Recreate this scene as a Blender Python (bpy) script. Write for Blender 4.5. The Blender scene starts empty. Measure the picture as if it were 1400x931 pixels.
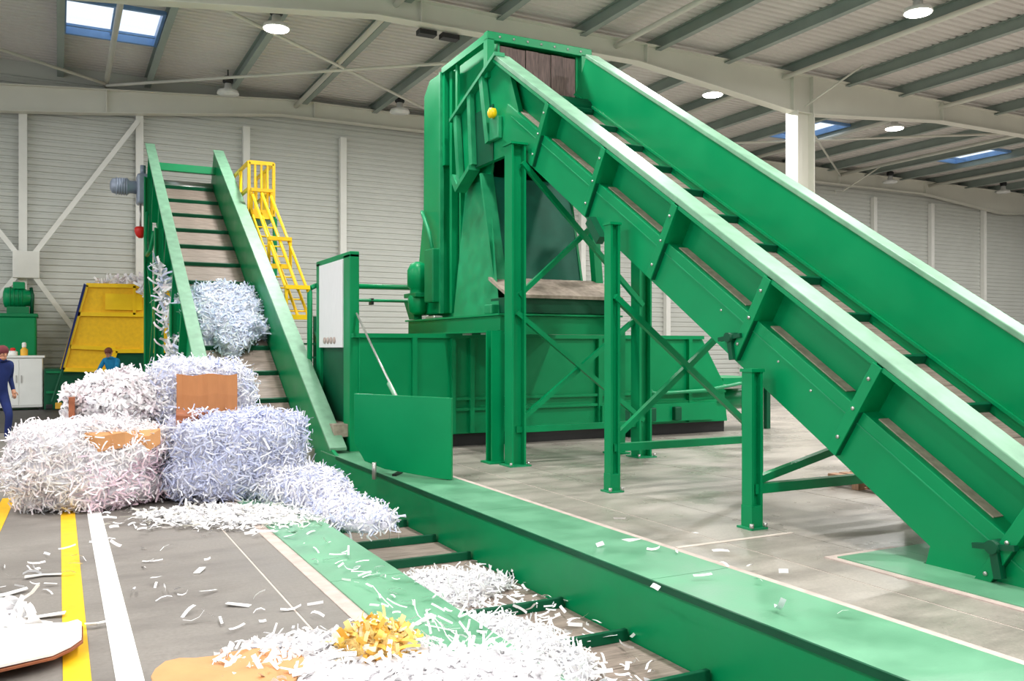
import bpy, bmesh, math, random
import numpy as np
from mathutils import Vector, Matrix, noise

random.seed(7)
rng = np.random.default_rng(7)
scene = bpy.context.scene
COL = scene.collection

# ------------------------------------------------------------------ camera
YAW = math.atan(620 / 1200)
cam_data = bpy.data.cameras.new('camera')
cam_data.sensor_width = 36.0
cam_data.lens = 36.0 * 1200 / 1400
cam_data.shift_y = 9.5 / 1400
cam_data.clip_end = 300
cam = bpy.data.objects.new('camera', cam_data)
COL.objects.link(cam)
cam.location = (0, 0, 1.7)
cam.rotation_euler = (math.pi / 2, 0, -YAW)
scene.camera = cam

# ------------------------------------------------------------------ world, exposure
world = bpy.data.worlds.new('overcast_sky')
scene.world = world
world.use_nodes = True
bg = world.node_tree.nodes['Background']
bg.inputs[0].default_value = (0.93, 0.97, 1.0, 1)
bg.inputs[1].default_value = 1.35
vs = scene.view_settings
vs.view_transform = 'Standard'
vs.look = 'None'
vs.exposure = 0.0
vs.gamma = 1.0
vs.use_curve_mapping = False
LAMP_POWER = 420.0

# ------------------------------------------------------------------ materials
def s2l(c):
    return tuple(((v / 255) / 12.92 if v / 255 <= 0.04045 else ((v / 255 + 0.055) / 1.055) ** 2.4) for v in c) + (1,)

MATS = {}

def mat(name, rgb, rough=0.5, metal=0.0, var=0.12, vscale=3.0, bump=0.0, bscale=40.0, stretch=(1, 1, 1), spec=0.5, attr=False, emit=None, estr=0.0, rvar=0.0):
    m = bpy.data.materials.new(name)
    m.use_nodes = True
    nt = m.node_tree
    b = nt.nodes['Principled BSDF']
    b.inputs['Roughness'].default_value = rough
    b.inputs['Metallic'].default_value = metal
    b.inputs['Specular IOR Level'].default_value = spec
    base = s2l(rgb)
    tc = nt.nodes.new('ShaderNodeTexCoord')
    mp = nt.nodes.new('ShaderNodeMapping')
    mp.inputs['Scale'].default_value = stretch
    nt.links.new(tc.outputs['Object'], mp.inputs['Vector'])
    n = nt.nodes.new('ShaderNodeTexNoise')
    n.inputs['Scale'].default_value = vscale
    n.inputs['Detail'].default_value = 6
    nt.links.new(mp.outputs['Vector'], n.inputs['Vector'])
    r = nt.nodes.new('ShaderNodeValToRGB')
    r.color_ramp.elements[0].position = 0.3
    r.color_ramp.elements[1].position = 0.72
    r.color_ramp.elements[0].color = tuple(max(0, c * (1 - var)) for c in base[:3]) + (1,)
    r.color_ramp.elements[1].color = tuple(min(1, c * (1 + var)) for c in base[:3]) + (1,)
    nt.links.new(n.outputs['Fac'], r.inputs['Fac'])
    out = r.outputs['Color']
    if attr:
        a = nt.nodes.new('ShaderNodeAttribute')
        a.attribute_name = 'tint'
        mx = nt.nodes.new('ShaderNodeMix')
        mx.data_type = 'RGBA'
        mx.blend_type = 'MULTIPLY'
        mx.inputs[0].default_value = 1.0
        nt.links.new(out, mx.inputs[6])
        nt.links.new(a.outputs['Color'], mx.inputs[7])
        out = mx.outputs[2]
    nt.links.new(out, b.inputs['Base Color'])
    if rvar:
        mr = nt.nodes.new('ShaderNodeMapRange')
        mr.inputs['From Min'].default_value = 0.3
        mr.inputs['From Max'].default_value = 0.7
        mr.inputs['To Min'].default_value = max(0.05, rough - rvar)
        mr.inputs['To Max'].default_value = min(1, rough + rvar)
        nt.links.new(n.outputs['Fac'], mr.inputs['Value'])
        nt.links.new(mr.outputs['Result'], b.inputs['Roughness'])
    if bump:
        n2 = nt.nodes.new('ShaderNodeTexNoise')
        n2.inputs['Scale'].default_value = bscale
        n2.inputs['Detail'].default_value = 4
        nt.links.new(mp.outputs['Vector'], n2.inputs['Vector'])
        bp = nt.nodes.new('ShaderNodeBump')
        bp.inputs['Strength'].default_value = bump
        bp.inputs['Distance'].default_value = 0.02
        nt.links.new(n2.outputs['Fac'], bp.inputs['Height'])
        nt.links.new(bp.outputs['Normal'], b.inputs['Normal'])
    if emit:
        b.inputs['Emission Color'].default_value = s2l(emit)
        b.inputs['Emission Strength'].default_value = estr
    MATS[name] = m
    return m

mat('green_paint', (0, 138, 84), 0.36, var=0.08, vscale=1.3, rvar=0.08, spec=0.25)
mat('green_worn', (18, 142, 92), 0.42, var=0.18, vscale=4.0, rvar=0.12, bump=0.05)
mat('green_plate', (102, 160, 126), 0.40, var=0.14, vscale=2.2, rvar=0.12, bump=0.06, bscale=60)
mat('green_dark', (0, 80, 52), 0.45, var=0.15, spec=0.3)
mat('green_edge', (118, 164, 134), 0.45, var=0.18, vscale=5.0)  # paler green for the flange tops, light from above put into the colour
mat('green_machine', (0, 122, 74), 0.4, var=0.12, spec=0.3)
mat('green_shaded', (0, 98, 76), 0.5, var=0.22, vscale=1.6, spec=0.25)  # chute front only: shade under the conveyor head mixed into the green
mat('dust', (168, 152, 138), 0.9, var=0.25, vscale=12)
mat('belt_pan', (150, 134, 124), 0.55, var=0.35, vscale=5.0, stretch=(0.6, 7, 7), bump=0.12)
mat('belt_rubber', (96, 78, 74), 0.7, var=0.45, vscale=6.0, stretch=(9, 9, 0.8))
def concrete(name, rgb, smear, rough, stretch, fine):
    """floor concrete: mottling, tyre smears of a darker tone and fine grit"""
    m = mat(name, rgb, rough, var=0.14, vscale=1.1, stretch=(1, 1, 1), bump=0.06, bscale=60, rvar=0.14)
    nt = m.node_tree; b = nt.nodes['Principled BSDF']; src = b.inputs['Base Color'].links[0].from_socket
    tc = [n for n in nt.nodes if n.bl_idname == 'ShaderNodeTexCoord'][0]
    for st, sc, lo, hi, k, col in ((stretch, 1.0, 0.46, 0.72, 0.8, smear), ((1, 1, 1), 38.0, 0.35, 0.75, fine, smear)):
        mp = nt.nodes.new('ShaderNodeMapping'); mp.inputs['Scale'].default_value = st; nt.links.new(tc.outputs['Object'], mp.inputs['Vector'])
        n = nt.nodes.new('ShaderNodeTexNoise'); n.inputs['Scale'].default_value = sc; n.inputs['Detail'].default_value = 8; n.inputs['Roughness'].default_value = 0.65
        nt.links.new(mp.outputs['Vector'], n.inputs['Vector'])
        mr = nt.nodes.new('ShaderNodeMapRange'); mr.inputs['From Min'].default_value = lo; mr.inputs['From Max'].default_value = hi; mr.inputs['To Max'].default_value = k
        nt.links.new(n.outputs['Fac'], mr.inputs['Value'])
        mx = nt.nodes.new('ShaderNodeMix'); mx.data_type = 'RGBA'; mx.inputs[7].default_value = s2l(col)
        nt.links.new(mr.outputs['Result'], mx.inputs[0]); nt.links.new(src, mx.inputs[6]); src = mx.outputs[2]
    nt.links.new(src, b.inputs['Base Color'])
concrete('concrete_old', (136, 130, 124), (104, 98, 94), 0.6, (0.9, 2.2, 1), 0.5)
concrete('concrete_new', (170, 162, 153), (98, 91, 85), 0.33, (0.6, 1.9, 1), 0.35)
mat('joint_seal', (206, 194, 184), 0.8, var=0.12)
mat('kerb', (196, 178, 170), 0.7, var=0.15, vscale=8)
mat('line_yellow', (242, 190, 14), 0.5, var=0.10, vscale=9)
mat('line_white', (245, 244, 240), 0.5, var=0.06, vscale=9)
mat('siding', (194, 196, 190), 0.5, var=0.04, vscale=0.6)
mat('frame_white', (216, 215, 204), 0.5, var=0.04, vscale=1.0)
mat('post_white', (224, 224, 218), 0.5, var=0.04)
mat('deck', (208, 204, 200), 0.45, var=0.06, vscale=0.5)
mat('purlin', (140, 152, 146), 0.45, var=0.08, vscale=1.5)
mat('skylight_frame', (110, 150, 200), 0.4, var=0.1)
mat('lamp_shell', (235, 235, 232), 0.4)
mat('black', (20, 20, 22), 0.5)
mat('lamp_glow', (255, 255, 250), 0.4, emit=(255, 250, 240), estr=14.0)
mat('lamp_off', (225, 226, 224), 0.3)
mat('yellow_paint', (255, 204, 0), 0.45, var=0.08)
mat('yellow_mesh', (250, 194, 14), 0.6, var=0.10, vscale=10, bump=0.2, bscale=90)
mat('motor_grey', (150, 160, 178), 0.4, metal=0.2, var=0.15)
mat('steel', (190, 188, 184), 0.35, metal=0.7, var=0.1)
mat('red', (226, 30, 22), 0.4)
mat('white_sheet', (240, 238, 240), 0.6, var=0.04, vscale=8, stretch=(1, 6, 0.6))
mat('white_cabinet', (238, 238, 234), 0.5, var=0.03)
mat('cardboard', (186, 124, 78), 0.8, var=0.07, vscale=4, stretch=(3, 1, 1))
mat('cardboard_pale', (206, 150, 100), 0.8, var=0.10, vscale=4)
mat('cardboard_dark', (150, 88, 58), 0.85, var=0.25, vscale=9)
mat('paper_core', (225, 222, 226), 0.85, var=0.16, vscale=14, bump=1.0, bscale=30, attr=True)
mat('paper_strip', (250, 249, 250), 0.8, var=0.04, attr=True)
mat('paper_flat', (248, 247, 245), 0.75, var=0.03)
mat('dark_floor', (62, 58, 56), 0.6, var=0.2)
mat('cloth_navy', (20, 38, 98), 0.85, var=0.2, vscale=8)
mat('cloth_teal', (16, 128, 176), 0.85, var=0.15, vscale=8)
mat('skin', (196, 140, 112), 0.6)
mat('hair', (110, 58, 46), 0.7, var=0.25, vscale=20)
mat('cap_red', (104, 42, 48), 0.8, var=0.2)
mat('shoe', (30, 28, 30), 0.6)
mat('eye', (30, 24, 22), 0.3)
mat('amber', (244, 186, 60), 0.5)
mat('wood', (168, 128, 102), 0.8, var=0.25, vscale=6, stretch=(1, 8, 1))

g = bpy.data.materials.new('clear_pane')
g.use_nodes = True
_n = g.node_tree.nodes
_n.clear()
_o = _n.new('ShaderNodeOutputMaterial'); _m = _n.new('ShaderNodeMixShader'); _t = _n.new('ShaderNodeBsdfTransparent'); _g = _n.new('ShaderNodeBsdfGlossy')
_t.inputs[0].default_value = (0.94, 0.97, 1.0, 1)
_g.inputs[1].default_value = 0.05
_m.inputs[0].default_value = 0.06
g.node_tree.links.new(_t.outputs[0], _m.inputs[1]); g.node_tree.links.new(_g.outputs[0], _m.inputs[2]); g.node_tree.links.new(_m.outputs[0], _o.inputs[0])
MATS['clear_pane'] = g

# ------------------------------------------------------------------ builders
class MB:
    """collects shapes in world coordinates; build() links them as one mesh object"""
    def __init__(self):
        self.v = []; self.f = []; self.s = []
    def add(self, vs_, fs_, smooth=False):
        o = len(self.v)
        self.v += [tuple(p) for p in vs_]
        self.f += [tuple(i + o for i in q) for q in fs_]
        self.s += [smooth] * len(fs_)
        return self
    def box(self, a, b):
        x0, y0, z0 = (min(a[i], b[i]) for i in range(3)); x1, y1, z1 = (max(a[i], b[i]) for i in range(3))
        return self.add([(x0, y0, z0), (x1, y0, z0), (x1, y1, z0), (x0, y1, z0), (x0, y0, z1), (x1, y0, z1), (x1, y1, z1), (x0, y1, z1)],
                        [(0, 3, 2, 1), (4, 5, 6, 7), (0, 1, 5, 4), (1, 2, 6, 5), (2, 3, 7, 6), (3, 0, 4, 7)])
    def bar(self, p, q, w, h, up=(0, 0, 1)):
        p = Vector(p); q = Vector(q); d = (q - p).normalized(); u = Vector(up)
        if abs(d.dot(u)) > 0.98: u = Vector((0, 1, 0))
        s = d.cross(u).normalized() * (w / 2); t = s.normalized().cross(d).normalized() * (h / 2)
        vs_ = [p - s - t, p + s - t, p + s + t, p - s + t, q - s - t, q + s - t, q + s + t, q - s + t]
        return self.add(vs_, [(0, 1, 2, 3), (7, 6, 5, 4), (0, 4, 5, 1), (1, 5, 6, 2), (2, 6, 7, 3), (3, 7, 4, 0)])
    def hbeam(self, p, q, w, h, t=0.02, up=(0, 0, 1)):
        """an I section: two flanges (width w) and a web (height h)"""
        p = Vector(p); q = Vector(q); d = (q - p).normalized(); u = Vector(up)
        if abs(d.dot(u)) > 0.98: u = Vector((0, 1, 0))
        s = d.cross(u).normalized(); k = s.cross(d).normalized()
        for o in (-1, 1):
            c = k * (o * (h / 2 - t / 2))
            self.bar(p + c, q + c, w, t, up=k)
        self.bar(p, q, t, h - 2 * t, up=k)
        return self
    def prism(self, poly, axis, a, b):
        """poly in the other two axes (cyclic order y,z for x; x,z for y; x,y for z), extruded along axis from a to b"""
        def P(u, v, w):
            return (w, u, v) if axis == 'x' else ((u, w, v) if axis == 'y' else (u, v, w))
        n = len(poly)
        vs_ = [P(u, v, a) for u, v in poly] + [P(u, v, b) for u, v in poly]
        fs_ = [tuple(range(n)), tuple(range(2 * n - 1, n - 1, -1))] + [(i, i + n, (i + 1) % n + n, (i + 1) % n) for i in range(n)]
        return self.add(vs_, fs_)
    def tube(self, pts, r, n=8, caps=True, r2=None):
        pts = [Vector(p) for p in pts]; m = len(pts); vs_ = []; fs_ = []
        for i, p in enumerate(pts):
            d = (pts[min(i + 1, m - 1)] - pts[max(i - 1, 0)]).normalized()
            u = Vector((0, 0, 1)) if abs(d.z) < 0.95 else Vector((1, 0, 0))
            s = d.cross(u).normalized(); t = s.cross(d).normalized()
            rr = r if r2 is None else r + (r2 - r) * i / (m - 1)
            for k in range(n):
                a = 2 * math.pi * k / n
                vs_.append(p + s * (rr * math.cos(a)) + t * (rr * math.sin(a)))
        for i in range(m - 1):
            for k in range(n):
                fs_.append((i * n + k, i * n + (k + 1) % n, (i + 1) * n + (k + 1) % n, (i + 1) * n + k))
        self.add(vs_, fs_, True)
        if caps:
            o = len(self.v) - len(vs_)
            self.f += [tuple(o + k for k in range(n - 1, -1, -1)), tuple(o + (m - 1) * n + k for k in range(n))]
            self.s += [False, False]
        return self
    def lathe(self, prof, c=(0, 0, 0), n=16, axis='z'):
        vs_ = []; fs_ = []
        for r, z in prof:
            for k in range(n):
                a = 2 * math.pi * k / n
                p = (r * math.cos(a), r * math.sin(a), z)
                if axis == 'x': p = (p[2], p[0], p[1])
                if axis == 'y': p = (p[0], p[2], p[1])
                vs_.append((p[0] + c[0], p[1] + c[1], p[2] + c[2]))
        for i in range(len(prof) - 1):
            for k in range(n):
                fs_.append((i * n + k, i * n + (k + 1) % n, (i + 1) * n + (k + 1) % n, (i + 1) * n + k))
        fs_.append(tuple(range(n - 1, -1, -1))); fs_.append(tuple((len(prof) - 1) * n + k for k in range(n)))
        return self.add(vs_, fs_, True)
    def mesh(self, name, m, off=(0, 0, 0)):
        me = bpy.data.meshes.new(name)
        me.from_pydata([(x - off[0], y - off[1], z - off[2]) for x, y, z in self.v], [], self.f)
        me.polygons.foreach_set('use_smooth', self.s)
        bm = bmesh.new(); bm.from_mesh(me); bmesh.ops.recalc_face_normals(bm, faces=bm.faces); bm.to_mesh(me); bm.free()
        me.materials.append(MATS[m])
        return me
    def build(self, name, m, parent=None, bevel=0.0, loc=None):
        off = loc or (0, 0, 0)
        if parent is not None and loc is None:
            off = world_of(parent)
        me = self.mesh(name, m, off)
        o = bpy.data.objects.new(name, me); COL.objects.link(o)
        if parent is not None:
            o.parent = parent
            if loc: o.location = Vector(loc) - world_of(parent)
        elif loc: o.location = loc
        if bevel: add_bevel(o, bevel)
        return o

def add_bevel(o, w):
    b = o.modifiers.new('bevel', 'BEVEL'); b.width = w; b.segments = 2; b.limit_method = 'ANGLE'; b.angle_limit = 0.7
    b.harden_normals = False

def world_of(o):
    p = Vector(o.location)
    while o.parent: o = o.parent; p += Vector(o.location)
    return p

def inst(name, me, loc, parent=None, rot=None, bevel=0.0):
    """a copy of a piece that shares its mesh"""
    o = bpy.data.objects.new(name, me); COL.objects.link(o)
    if parent is not None: o.parent = parent; o.location = Vector(loc) - world_of(parent)
    else: o.location = loc
    if rot: o.rotation_euler = rot
    if bevel: add_bevel(o, bevel)
    return o

def tag(o, label=None, cat=None, group=None, kind=None):
    if label: o['label'] = label
    if cat: o['category'] = cat
    if group: o['group'] = group
    if kind: o['kind'] = kind
    return o

def thing(name, label, cat, loc=(0, 0, 0), group=None, kind=None):
    o = bpy.data.objects.new(name, None); COL.objects.link(o); o.location = loc; o.empty_display_size = 0.2
    return tag(o, label, cat, group, kind)

# ================================================================== THE HALL
WALL_Y = 30.0
# ---- floor: concrete slabs around two conveyor pits
floor = thing('floor', 'polished concrete hall floor with slab joints and painted lane lines', 'floor', kind='structure')
def slab(x0, x1, y0, y1, m, z=0.0):
    o = MB().box((x0, y0, -0.3), (x1, y1, z)).build('slab', m, floor)
    return o
J = 0.008
slab(-16, 1.36 - J, -12, 14.6 - J, 'concrete_old')
slab(1.36 + J, 1.63, -12, 14.6 - J, 'concrete_old')
slab(1.74, 2.25, -12, 14.6 - J, 'concrete_old')
slab(3.85, 4.55, -12, 14.6 - J, 'concrete_new')
slab(2.25, 3.85, -12, -2, 'concrete_new')
slab(4.64, 5.16 - J, -12, 14.6 - J, 'concrete_new')
slab(5.16 + J, 5.95, -12, 14.6 - J, 'concrete_new')
slab(5.95 + J, 7.8 - J, -12, 0, 'concrete_new')
slab(5.95 + J, 7.8 - J, 4.75, 10 - J, 'concrete_new'); slab(5.95 + J, 7.8 - J, 10 + J, 14.6 - J, 'concrete_new')
slab(7.8 + J, 14 - J, -12, 7 - J, 'concrete_new'); slab(7.8 + J, 14 - J, 7 + J, 14.6 - J, 'concrete_new')
slab(14 + J, 62, -12, 14.6 - J, 'concrete_new')
slab(-16, 1.8 - J, 14.6 + J, 31, 'concrete_old')
slab(1.8 + J, 14 - J, 14.6 + J, 31, 'concrete_new')
slab(14 + J, 62, 14.6 + J, 31, 'concrete_new')
MB().box((1.63, -12, -0.3), (1.74, 14.6, 0.006)).build('kerb_strip', 'kerb', floor)
MB().box((4.55, -12, -0.3), (4.64, 14.6, 0.006)).build('kerb_strip', 'kerb', floor)
MB().box((5.50, 0, -0.005), (5.57, 5.15, 0.008)).build('kerb_strip', 'kerb', floor)
MB().box((4.66, 5.95, -0.002), (5.98, 6.0, 0.004)).build('joint_seal', 'joint_seal', floor)
MB().box((5.57, 5.08, -0.005), (6.3, 5.15, 0.008)).build('kerb_strip', 'kerb', floor)
for a, b in (((1.335, -12, -0.2), (1.385, 14.6, -0.003)), ((5.13, -12, -0.2), (5.19, 14.6, -0.003)), ((-16, 14.57, -0.2), (2.2, 14.63, -0.003)),
             ((3.9, 14.57, -0.2), (62, 14.63, -0.003)), ((7.77, -12, -0.2), (7.83, 14.6, -0.003)), ((5.95, 9.97, -0.2), (7.8, 10.03, -0.003)), ((7.8, 6.97, -0.2), (14, 7.03, -0.003))):
    MB().box(a, b).build('joint_seal', 'joint_seal', floor)
# painted lanes
MB().box((0.02, -3, -0.002), (0.15, 10.8, 0.004)).build('lane_line', 'line_yellow', floor)
MB().box((0.26, -3, -0.002), (0.39, 10.8, 0.004)).build('lane_line', 'line_white', floor)
MB().add([(-0.66, 7.2, .004), (-0.53, 7.2, .004), (-0.43, 11.4, .004), (-0.56, 11.4, .004), (-0.66, 7.2, -.002), (-0.53, 7.2, -.002), (-0.43, 11.4, -.002), (-0.56, 11.4, -.002)],
         [(0, 1, 2, 3), (7, 6, 5, 4), (0, 4, 5, 1), (1, 5, 6, 2), (2, 6, 7, 3), (3, 7, 4, 0)]).build('lane_line', 'line_yellow', floor)
MB().box((-3.2, 20.1, -0.002), (0.25, 27.2, 0.012)).build('dark_mat', 'dark_floor', floor)

# ---- back wall: corrugated cladding between posts
wall = thing('wall_back', 'pale grey corrugated cladding wall at the end of the hall', 'wall', (0, WALL_Y, 0), kind='structure')
posts = [-13.98, -10.72, -7.46, -4.2, -0.94, 2.26, 5.52, 8.8, 12.0, 14.4, 18.6, 22.8, 26.95, 31.1, 35.28, 39.45, 43.6, 47.8, 52.0, 56.2, 60.4]
def cladding(w, h=9.9, pitch=0.2):
    m = MB(); n = int(h / pitch); vs_ = []; d = 0.035
    for i in range(n):
        for f, y in ((0, 0), (0.55, 0), (0.66, d), (0.9, d)):
            vs_.append((i + f) * pitch), vs_.append(y)
    pts = [(vs_[2 * i + 1], vs_[2 * i]) for i in range(len(vs_) // 2)] + [(0, n * pitch)]
    V = [(-w / 2, y, z) for y, z in pts] + [(w / 2, y, z) for y, z in pts]
    k = len(pts)
    m.add(V, [(i, i + k, i + k + 1, i + 1) for i in range(k - 1)])
    return m.mesh('wall_panel', 'siding')
panel_cache = {}
for a, b in zip(posts[:-1], posts[1:]):
    w = round(b - a, 2)
    if w not in panel_cache: panel_cache[w] = cladding(w)
    o = inst('wall_panel', panel_cache[w], ((a + b) / 2, WALL_Y, 0), wall)
MB().box((-14, WALL_Y + 0.05, 0), (60.4, WALL_Y + 0.2, 10.4)).build('backing_sheet', 'siding', wall)
pm = MB().box((-0.11, -0.22, 0), (0.11, -0.005, 9.0)).mesh('post', 'post_white')
for x in posts: inst('post', pm, (x, WALL_Y, 0), wall)
for p, q in (((2.2, 8.75), (-0.86, 4.15)), ((-0.86, 4.15), (0.75, 1.75)), ((-0.86, 4.15), (-4.1, 8.6)), ((-0.86, 4.15), (-2.6, 1.7))):
    MB().bar((p[0], 29.68, p[1]), (q[0], 29.68, q[1]), 0.14, 0.14).build('brace', 'post_white', wall)
MB().box((-1.2, 29.55, 3.75), (-0.5, 29.75, 4.55)).build('gusset_plate', 'post_white', wall, bevel=0.02)

# ---- the walls behind the viewer and at the far right
wf = MB().box((-16, -12.3, 0), (62, -12, 10.3)).build('wall_front', 'siding'); tag(wf, 'plain grey wall behind the viewer', 'wall', kind='structure')
wr = MB().box((61, -12, 0), (61.3, 30.2, 10.3)).build('wall_right', 'siding'); tag(wr, 'plain grey wall at the far right end of the hall', 'wall', kind='structure')

# ---- ceiling: deck panels, purlins, rafters, ties, braces
ceil = thing('ceiling', 'grey metal deck roof on purlins and white rafters', 'ceiling', (0, 0, 10.2), kind='structure')
PX = [-14.65 + 2.45 * i for i in range(31)]
def deck_panel(y0, y1, pitch=0.25):
    n = max(1, round((y1 - y0) / pitch)); p = (y1 - y0) / n; pts = []
    for i in range(n):
        for f, z in ((0, 0), (0.5, 0), (0.6, 0.045), (0.9, 0.045)): pts.append((y0 + (i + f) * p, z))
    pts.append((y1, 0))
    V = [(-1.225, y, z) for y, z in pts] + [(1.225, y, z) for y, z in pts]; k = len(pts)
    return MB().add(V, [(i, i + k, i + k + 1, i + 1) for i in range(k - 1)]).mesh('deck_panel', 'deck')
dA, dB, dC = deck_panel(-12, 23.9), deck_panel(23.9, 26.6), deck_panel(26.6, 30.2)
SKY = (0.05, 24.55, 34.35)
for i in range(len(PX) - 1):
    x = (PX[i] + PX[i + 1]) / 2
    inst('deck_panel', dA, (x, 0, 10.26), ceil); inst('deck_panel', dC, (x, 0, 10.26), ceil)
    if not any(abs(PX[i] - s) < 0.3 for s in SKY): inst('deck_panel', dB, (x, 0, 10.26), ceil)
pur = MB().hbeam((0, -12, -0.17), (0, 30, -0.17), 0.18, 0.34, 0.02).mesh('purlin', 'purlin')
for x in PX: inst('purlin', pur, (x, 0, 10.26), ceil)
tie = MB().tube([(0, -12, 0), (0, 30, 0)], 0.075, 8).mesh('tie_tube', 'frame_white')
for x in (-4.9, 1.3, 7.1, 13.35, 19.4, 26.5, 32.6, 38.9): inst('tie_tube', tie, (x, 0, 9.82), ceil)

def rafter(y, wide=0.34):
    """portal rafter along the hall's width, haunched at the columns (X about -5 and 20, then 45)"""
    ks = [(-14, 8.75), (-5.2, 8.3), (-4.6, 8.3), (1.2, 8.86), (6.6, 9.47), (14.0, 9.5), (19.65, 8.85), (20.55, 8.85), (26.5, 9.35), (38.5, 9.4), (44.6, 8.85), (45.4, 8.85), (51, 9.4), (60, 9.4)]
    top = 9.98
    m = MB()
    lt = [(-14, 8.95), (-1.5, 9.35), (7.1, top)]
    def T(x):
        for (a, za), (b, zb) in zip(lt[:-1], lt[1:]):
            if a <= x <= b: return za + (zb - za) * (x - a) / (b - a)
        return top
    xs = sorted(set([k[0] for k in ks] + [-1.5, 7.1]))
    def B(x):
        for (a, za), (b, zb) in zip(ks[:-1], ks[1:]):
            if a <= x <= b: return za + (zb - za) * (x - a) / (b - a)
    for a, b in zip(xs[:-1], xs[1:]):
        m.add([(a, y - .012, B(a)), (b, y - .012, B(b)), (b, y - .012, T(b)), (a, y - .012, T(a)), (a, y + .012, B(a)), (b, y + .012, B(b)), (b, y + .012, T(b)), (a, y + .012, T(a))],
              [(0, 1, 2, 3), (7, 6, 5, 4)])
        for F, dz in ((B, -0.025), (T, 0.0)):
            z0, z1 = F(a) + dz, F(b) + dz
            m.add([(a, y - wide / 2, z0), (b, y - wide / 2, z1), (b, y + wide / 2, z1), (a, y + wide / 2, z0), (a, y - wide / 2, z0 + .025), (b, y - wide / 2, z1 + .025), (b, y + wide / 2, z1 + .025), (a, y + wide / 2, z0 + .025)],
                  [(0, 3, 2, 1), (4, 5, 6, 7), (0, 1, 5, 4), (1, 2, 6, 5), (2, 3, 7, 6), (3, 0, 4, 7)])
    r = m.build('rafter', 'frame_white', ceil)
    for x in (1.3, 7.7, 14.3, 19.7, 20.5, 26.5, 32.5, 38.5):
        MB().box((x - .015, y - .15, B(x)), (x + .015, y + .15, T(x))).build('stiffener', 'frame_white', r)
    return r
for y in (-1.2, 9.3, 19.75, 29.6): rafter(y)
def brace(p, q, r=0.045): MB().tube([p, q], r, 6).build('brace_rod', 'frame_white', ceil)
for x0, x1 in ((-10.8, 1.3), (1.3, 13.35), (19.4, 32.6)):
    brace((x0, 19.9, 9.74), (x1, 29.5, 9.74)); brace((x0, 29.5, 9.70), (x1, 19.9, 9.70))
for x in (7.75, 8.35):
    MB().box((x, 19.85, 9.30), (x + .45, 20.1, 9.42)).build('cable_box', 'black', ceil)
for x, y in ((20.1, 19.75), (32.6, 29.6)):      # knee rods from rafter down
    brace((x, y + .2, 9.0), (x + 1.3, y + 1.6, 10.0), 0.03); brace((x, y - .2, 9.0), (x + .9, y - 1.6, 10.0), 0.03)

# ---- columns
def column(x, y, h, name='column'):
    c = MB().hbeam((x, y, 0), (x, y, h), 0.50, 0.70, 0.035, up=(1, 0, 0)).build(name, 'frame_white', None, loc=(x, y, 0))
    tag(c, None, None, None, 'structure')
    MB().box((x - .4, y - .4, 0), (x + .4, y + .4, .04)).build('base_plate', 'frame_white', c)
    return c
column(20.1, 19.75, 8.85)['label'] = 'white steel column carrying the rafter behind the green incline'
column(-4.9, 29.4, 8.3)

# ---- skylights
for i, sx in enumerate(SKY):
    w = thing('window_%d' % (i + 1), 'rectangular roof skylight with blue tinted kerb', 'skylight', (sx, 23.9, 10.26), kind='structure')
    f = MB()
    for a, b in (((0.05, 23.9), (2.40, 24.0)), ((0.05, 26.5), (2.40, 26.6)), ((0.05, 24.0), (0.13, 26.5)), ((2.32, 24.0), (2.40, 26.5))):
        f.box((sx + a[0], a[1], 10.16), (sx + b[0], b[1], 10.37))
    f.build('window_frame', 'skylight_frame', w)
    MB().box((sx + .1, 26.0, 10.22), (sx + 2.35, 26.08, 10.28)).build('mullion', 'skylight_frame', w)
    MB().box((sx + 1.2, 24, 10.28), (sx + 1.26, 26.5, 10.34)).build('mullion', 'skylight_frame', w)
    MB().box((sx + .1, 24, 10.345), (sx + 1.2, 26.5, 10.36)).build('pane', 'clear_pane', w)
    MB().box((sx + 1.26, 24, 10.345), (sx + 2.35, 26.5, 10.36)).build('pane', 'clear_pane', w)

# ---- high-bay lamps
shell_me = MB().lathe([(0.05, 0.34), (0.10, 0.33), (0.12, 0.16), (0.30, 0.10), (0.33, 0.02), (0.33, 0.0), (0.30, 0.0), (0.29, 0.015)], n=20).mesh('lamp_shell', 'lamp_shell')
drv_me = MB().lathe([(0.13, 0.33), (0.16, 0.36), (0.16, 0.50), (0.12, 0.54)], n=14).mesh('driver_box', 'black')
hook_me = MB().tube([(0, 0, 0.5), (0, 0, 0.75)], 0.02, 6).mesh('hanger', 'black')
lens_me = {True: MB().lathe([(0.29, -0.02), (0.295, 0.0), (0.29, 0.012)], n=20).mesh('lens', 'lamp_glow'), False: MB().lathe([(0.29, -0.02), (0.295, 0.0), (0.29, 0.012)], n=20).mesh('lens', 'lamp_off')}
def lamp(x, y, lit, label, group=None):
    t = thing('high_bay_lamp', label, 'lamp', (x, y, 9.52), group)
    inst('lamp_shell', shell_me, (x, y, 9.52), t); inst('driver_box', drv_me, (x, y, 9.52), t); inst('hanger', hook_me, (x, y, 9.52), t); inst('lens', lens_me[lit], (x, y, 9.52), t)
    if lit:
        ld = bpy.data.lights.new('lamp_light', 'AREA'); ld.shape = 'DISK'; ld.size = 0.56; ld.energy = LAMP_POWER; ld.color = (1.0, 0.99, 0.97)
        lo = bpy.data.objects.new('lamp_light', ld); COL.objects.link(lo); lo.parent = t; lo.location = (0, 0, -0.03)
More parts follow.
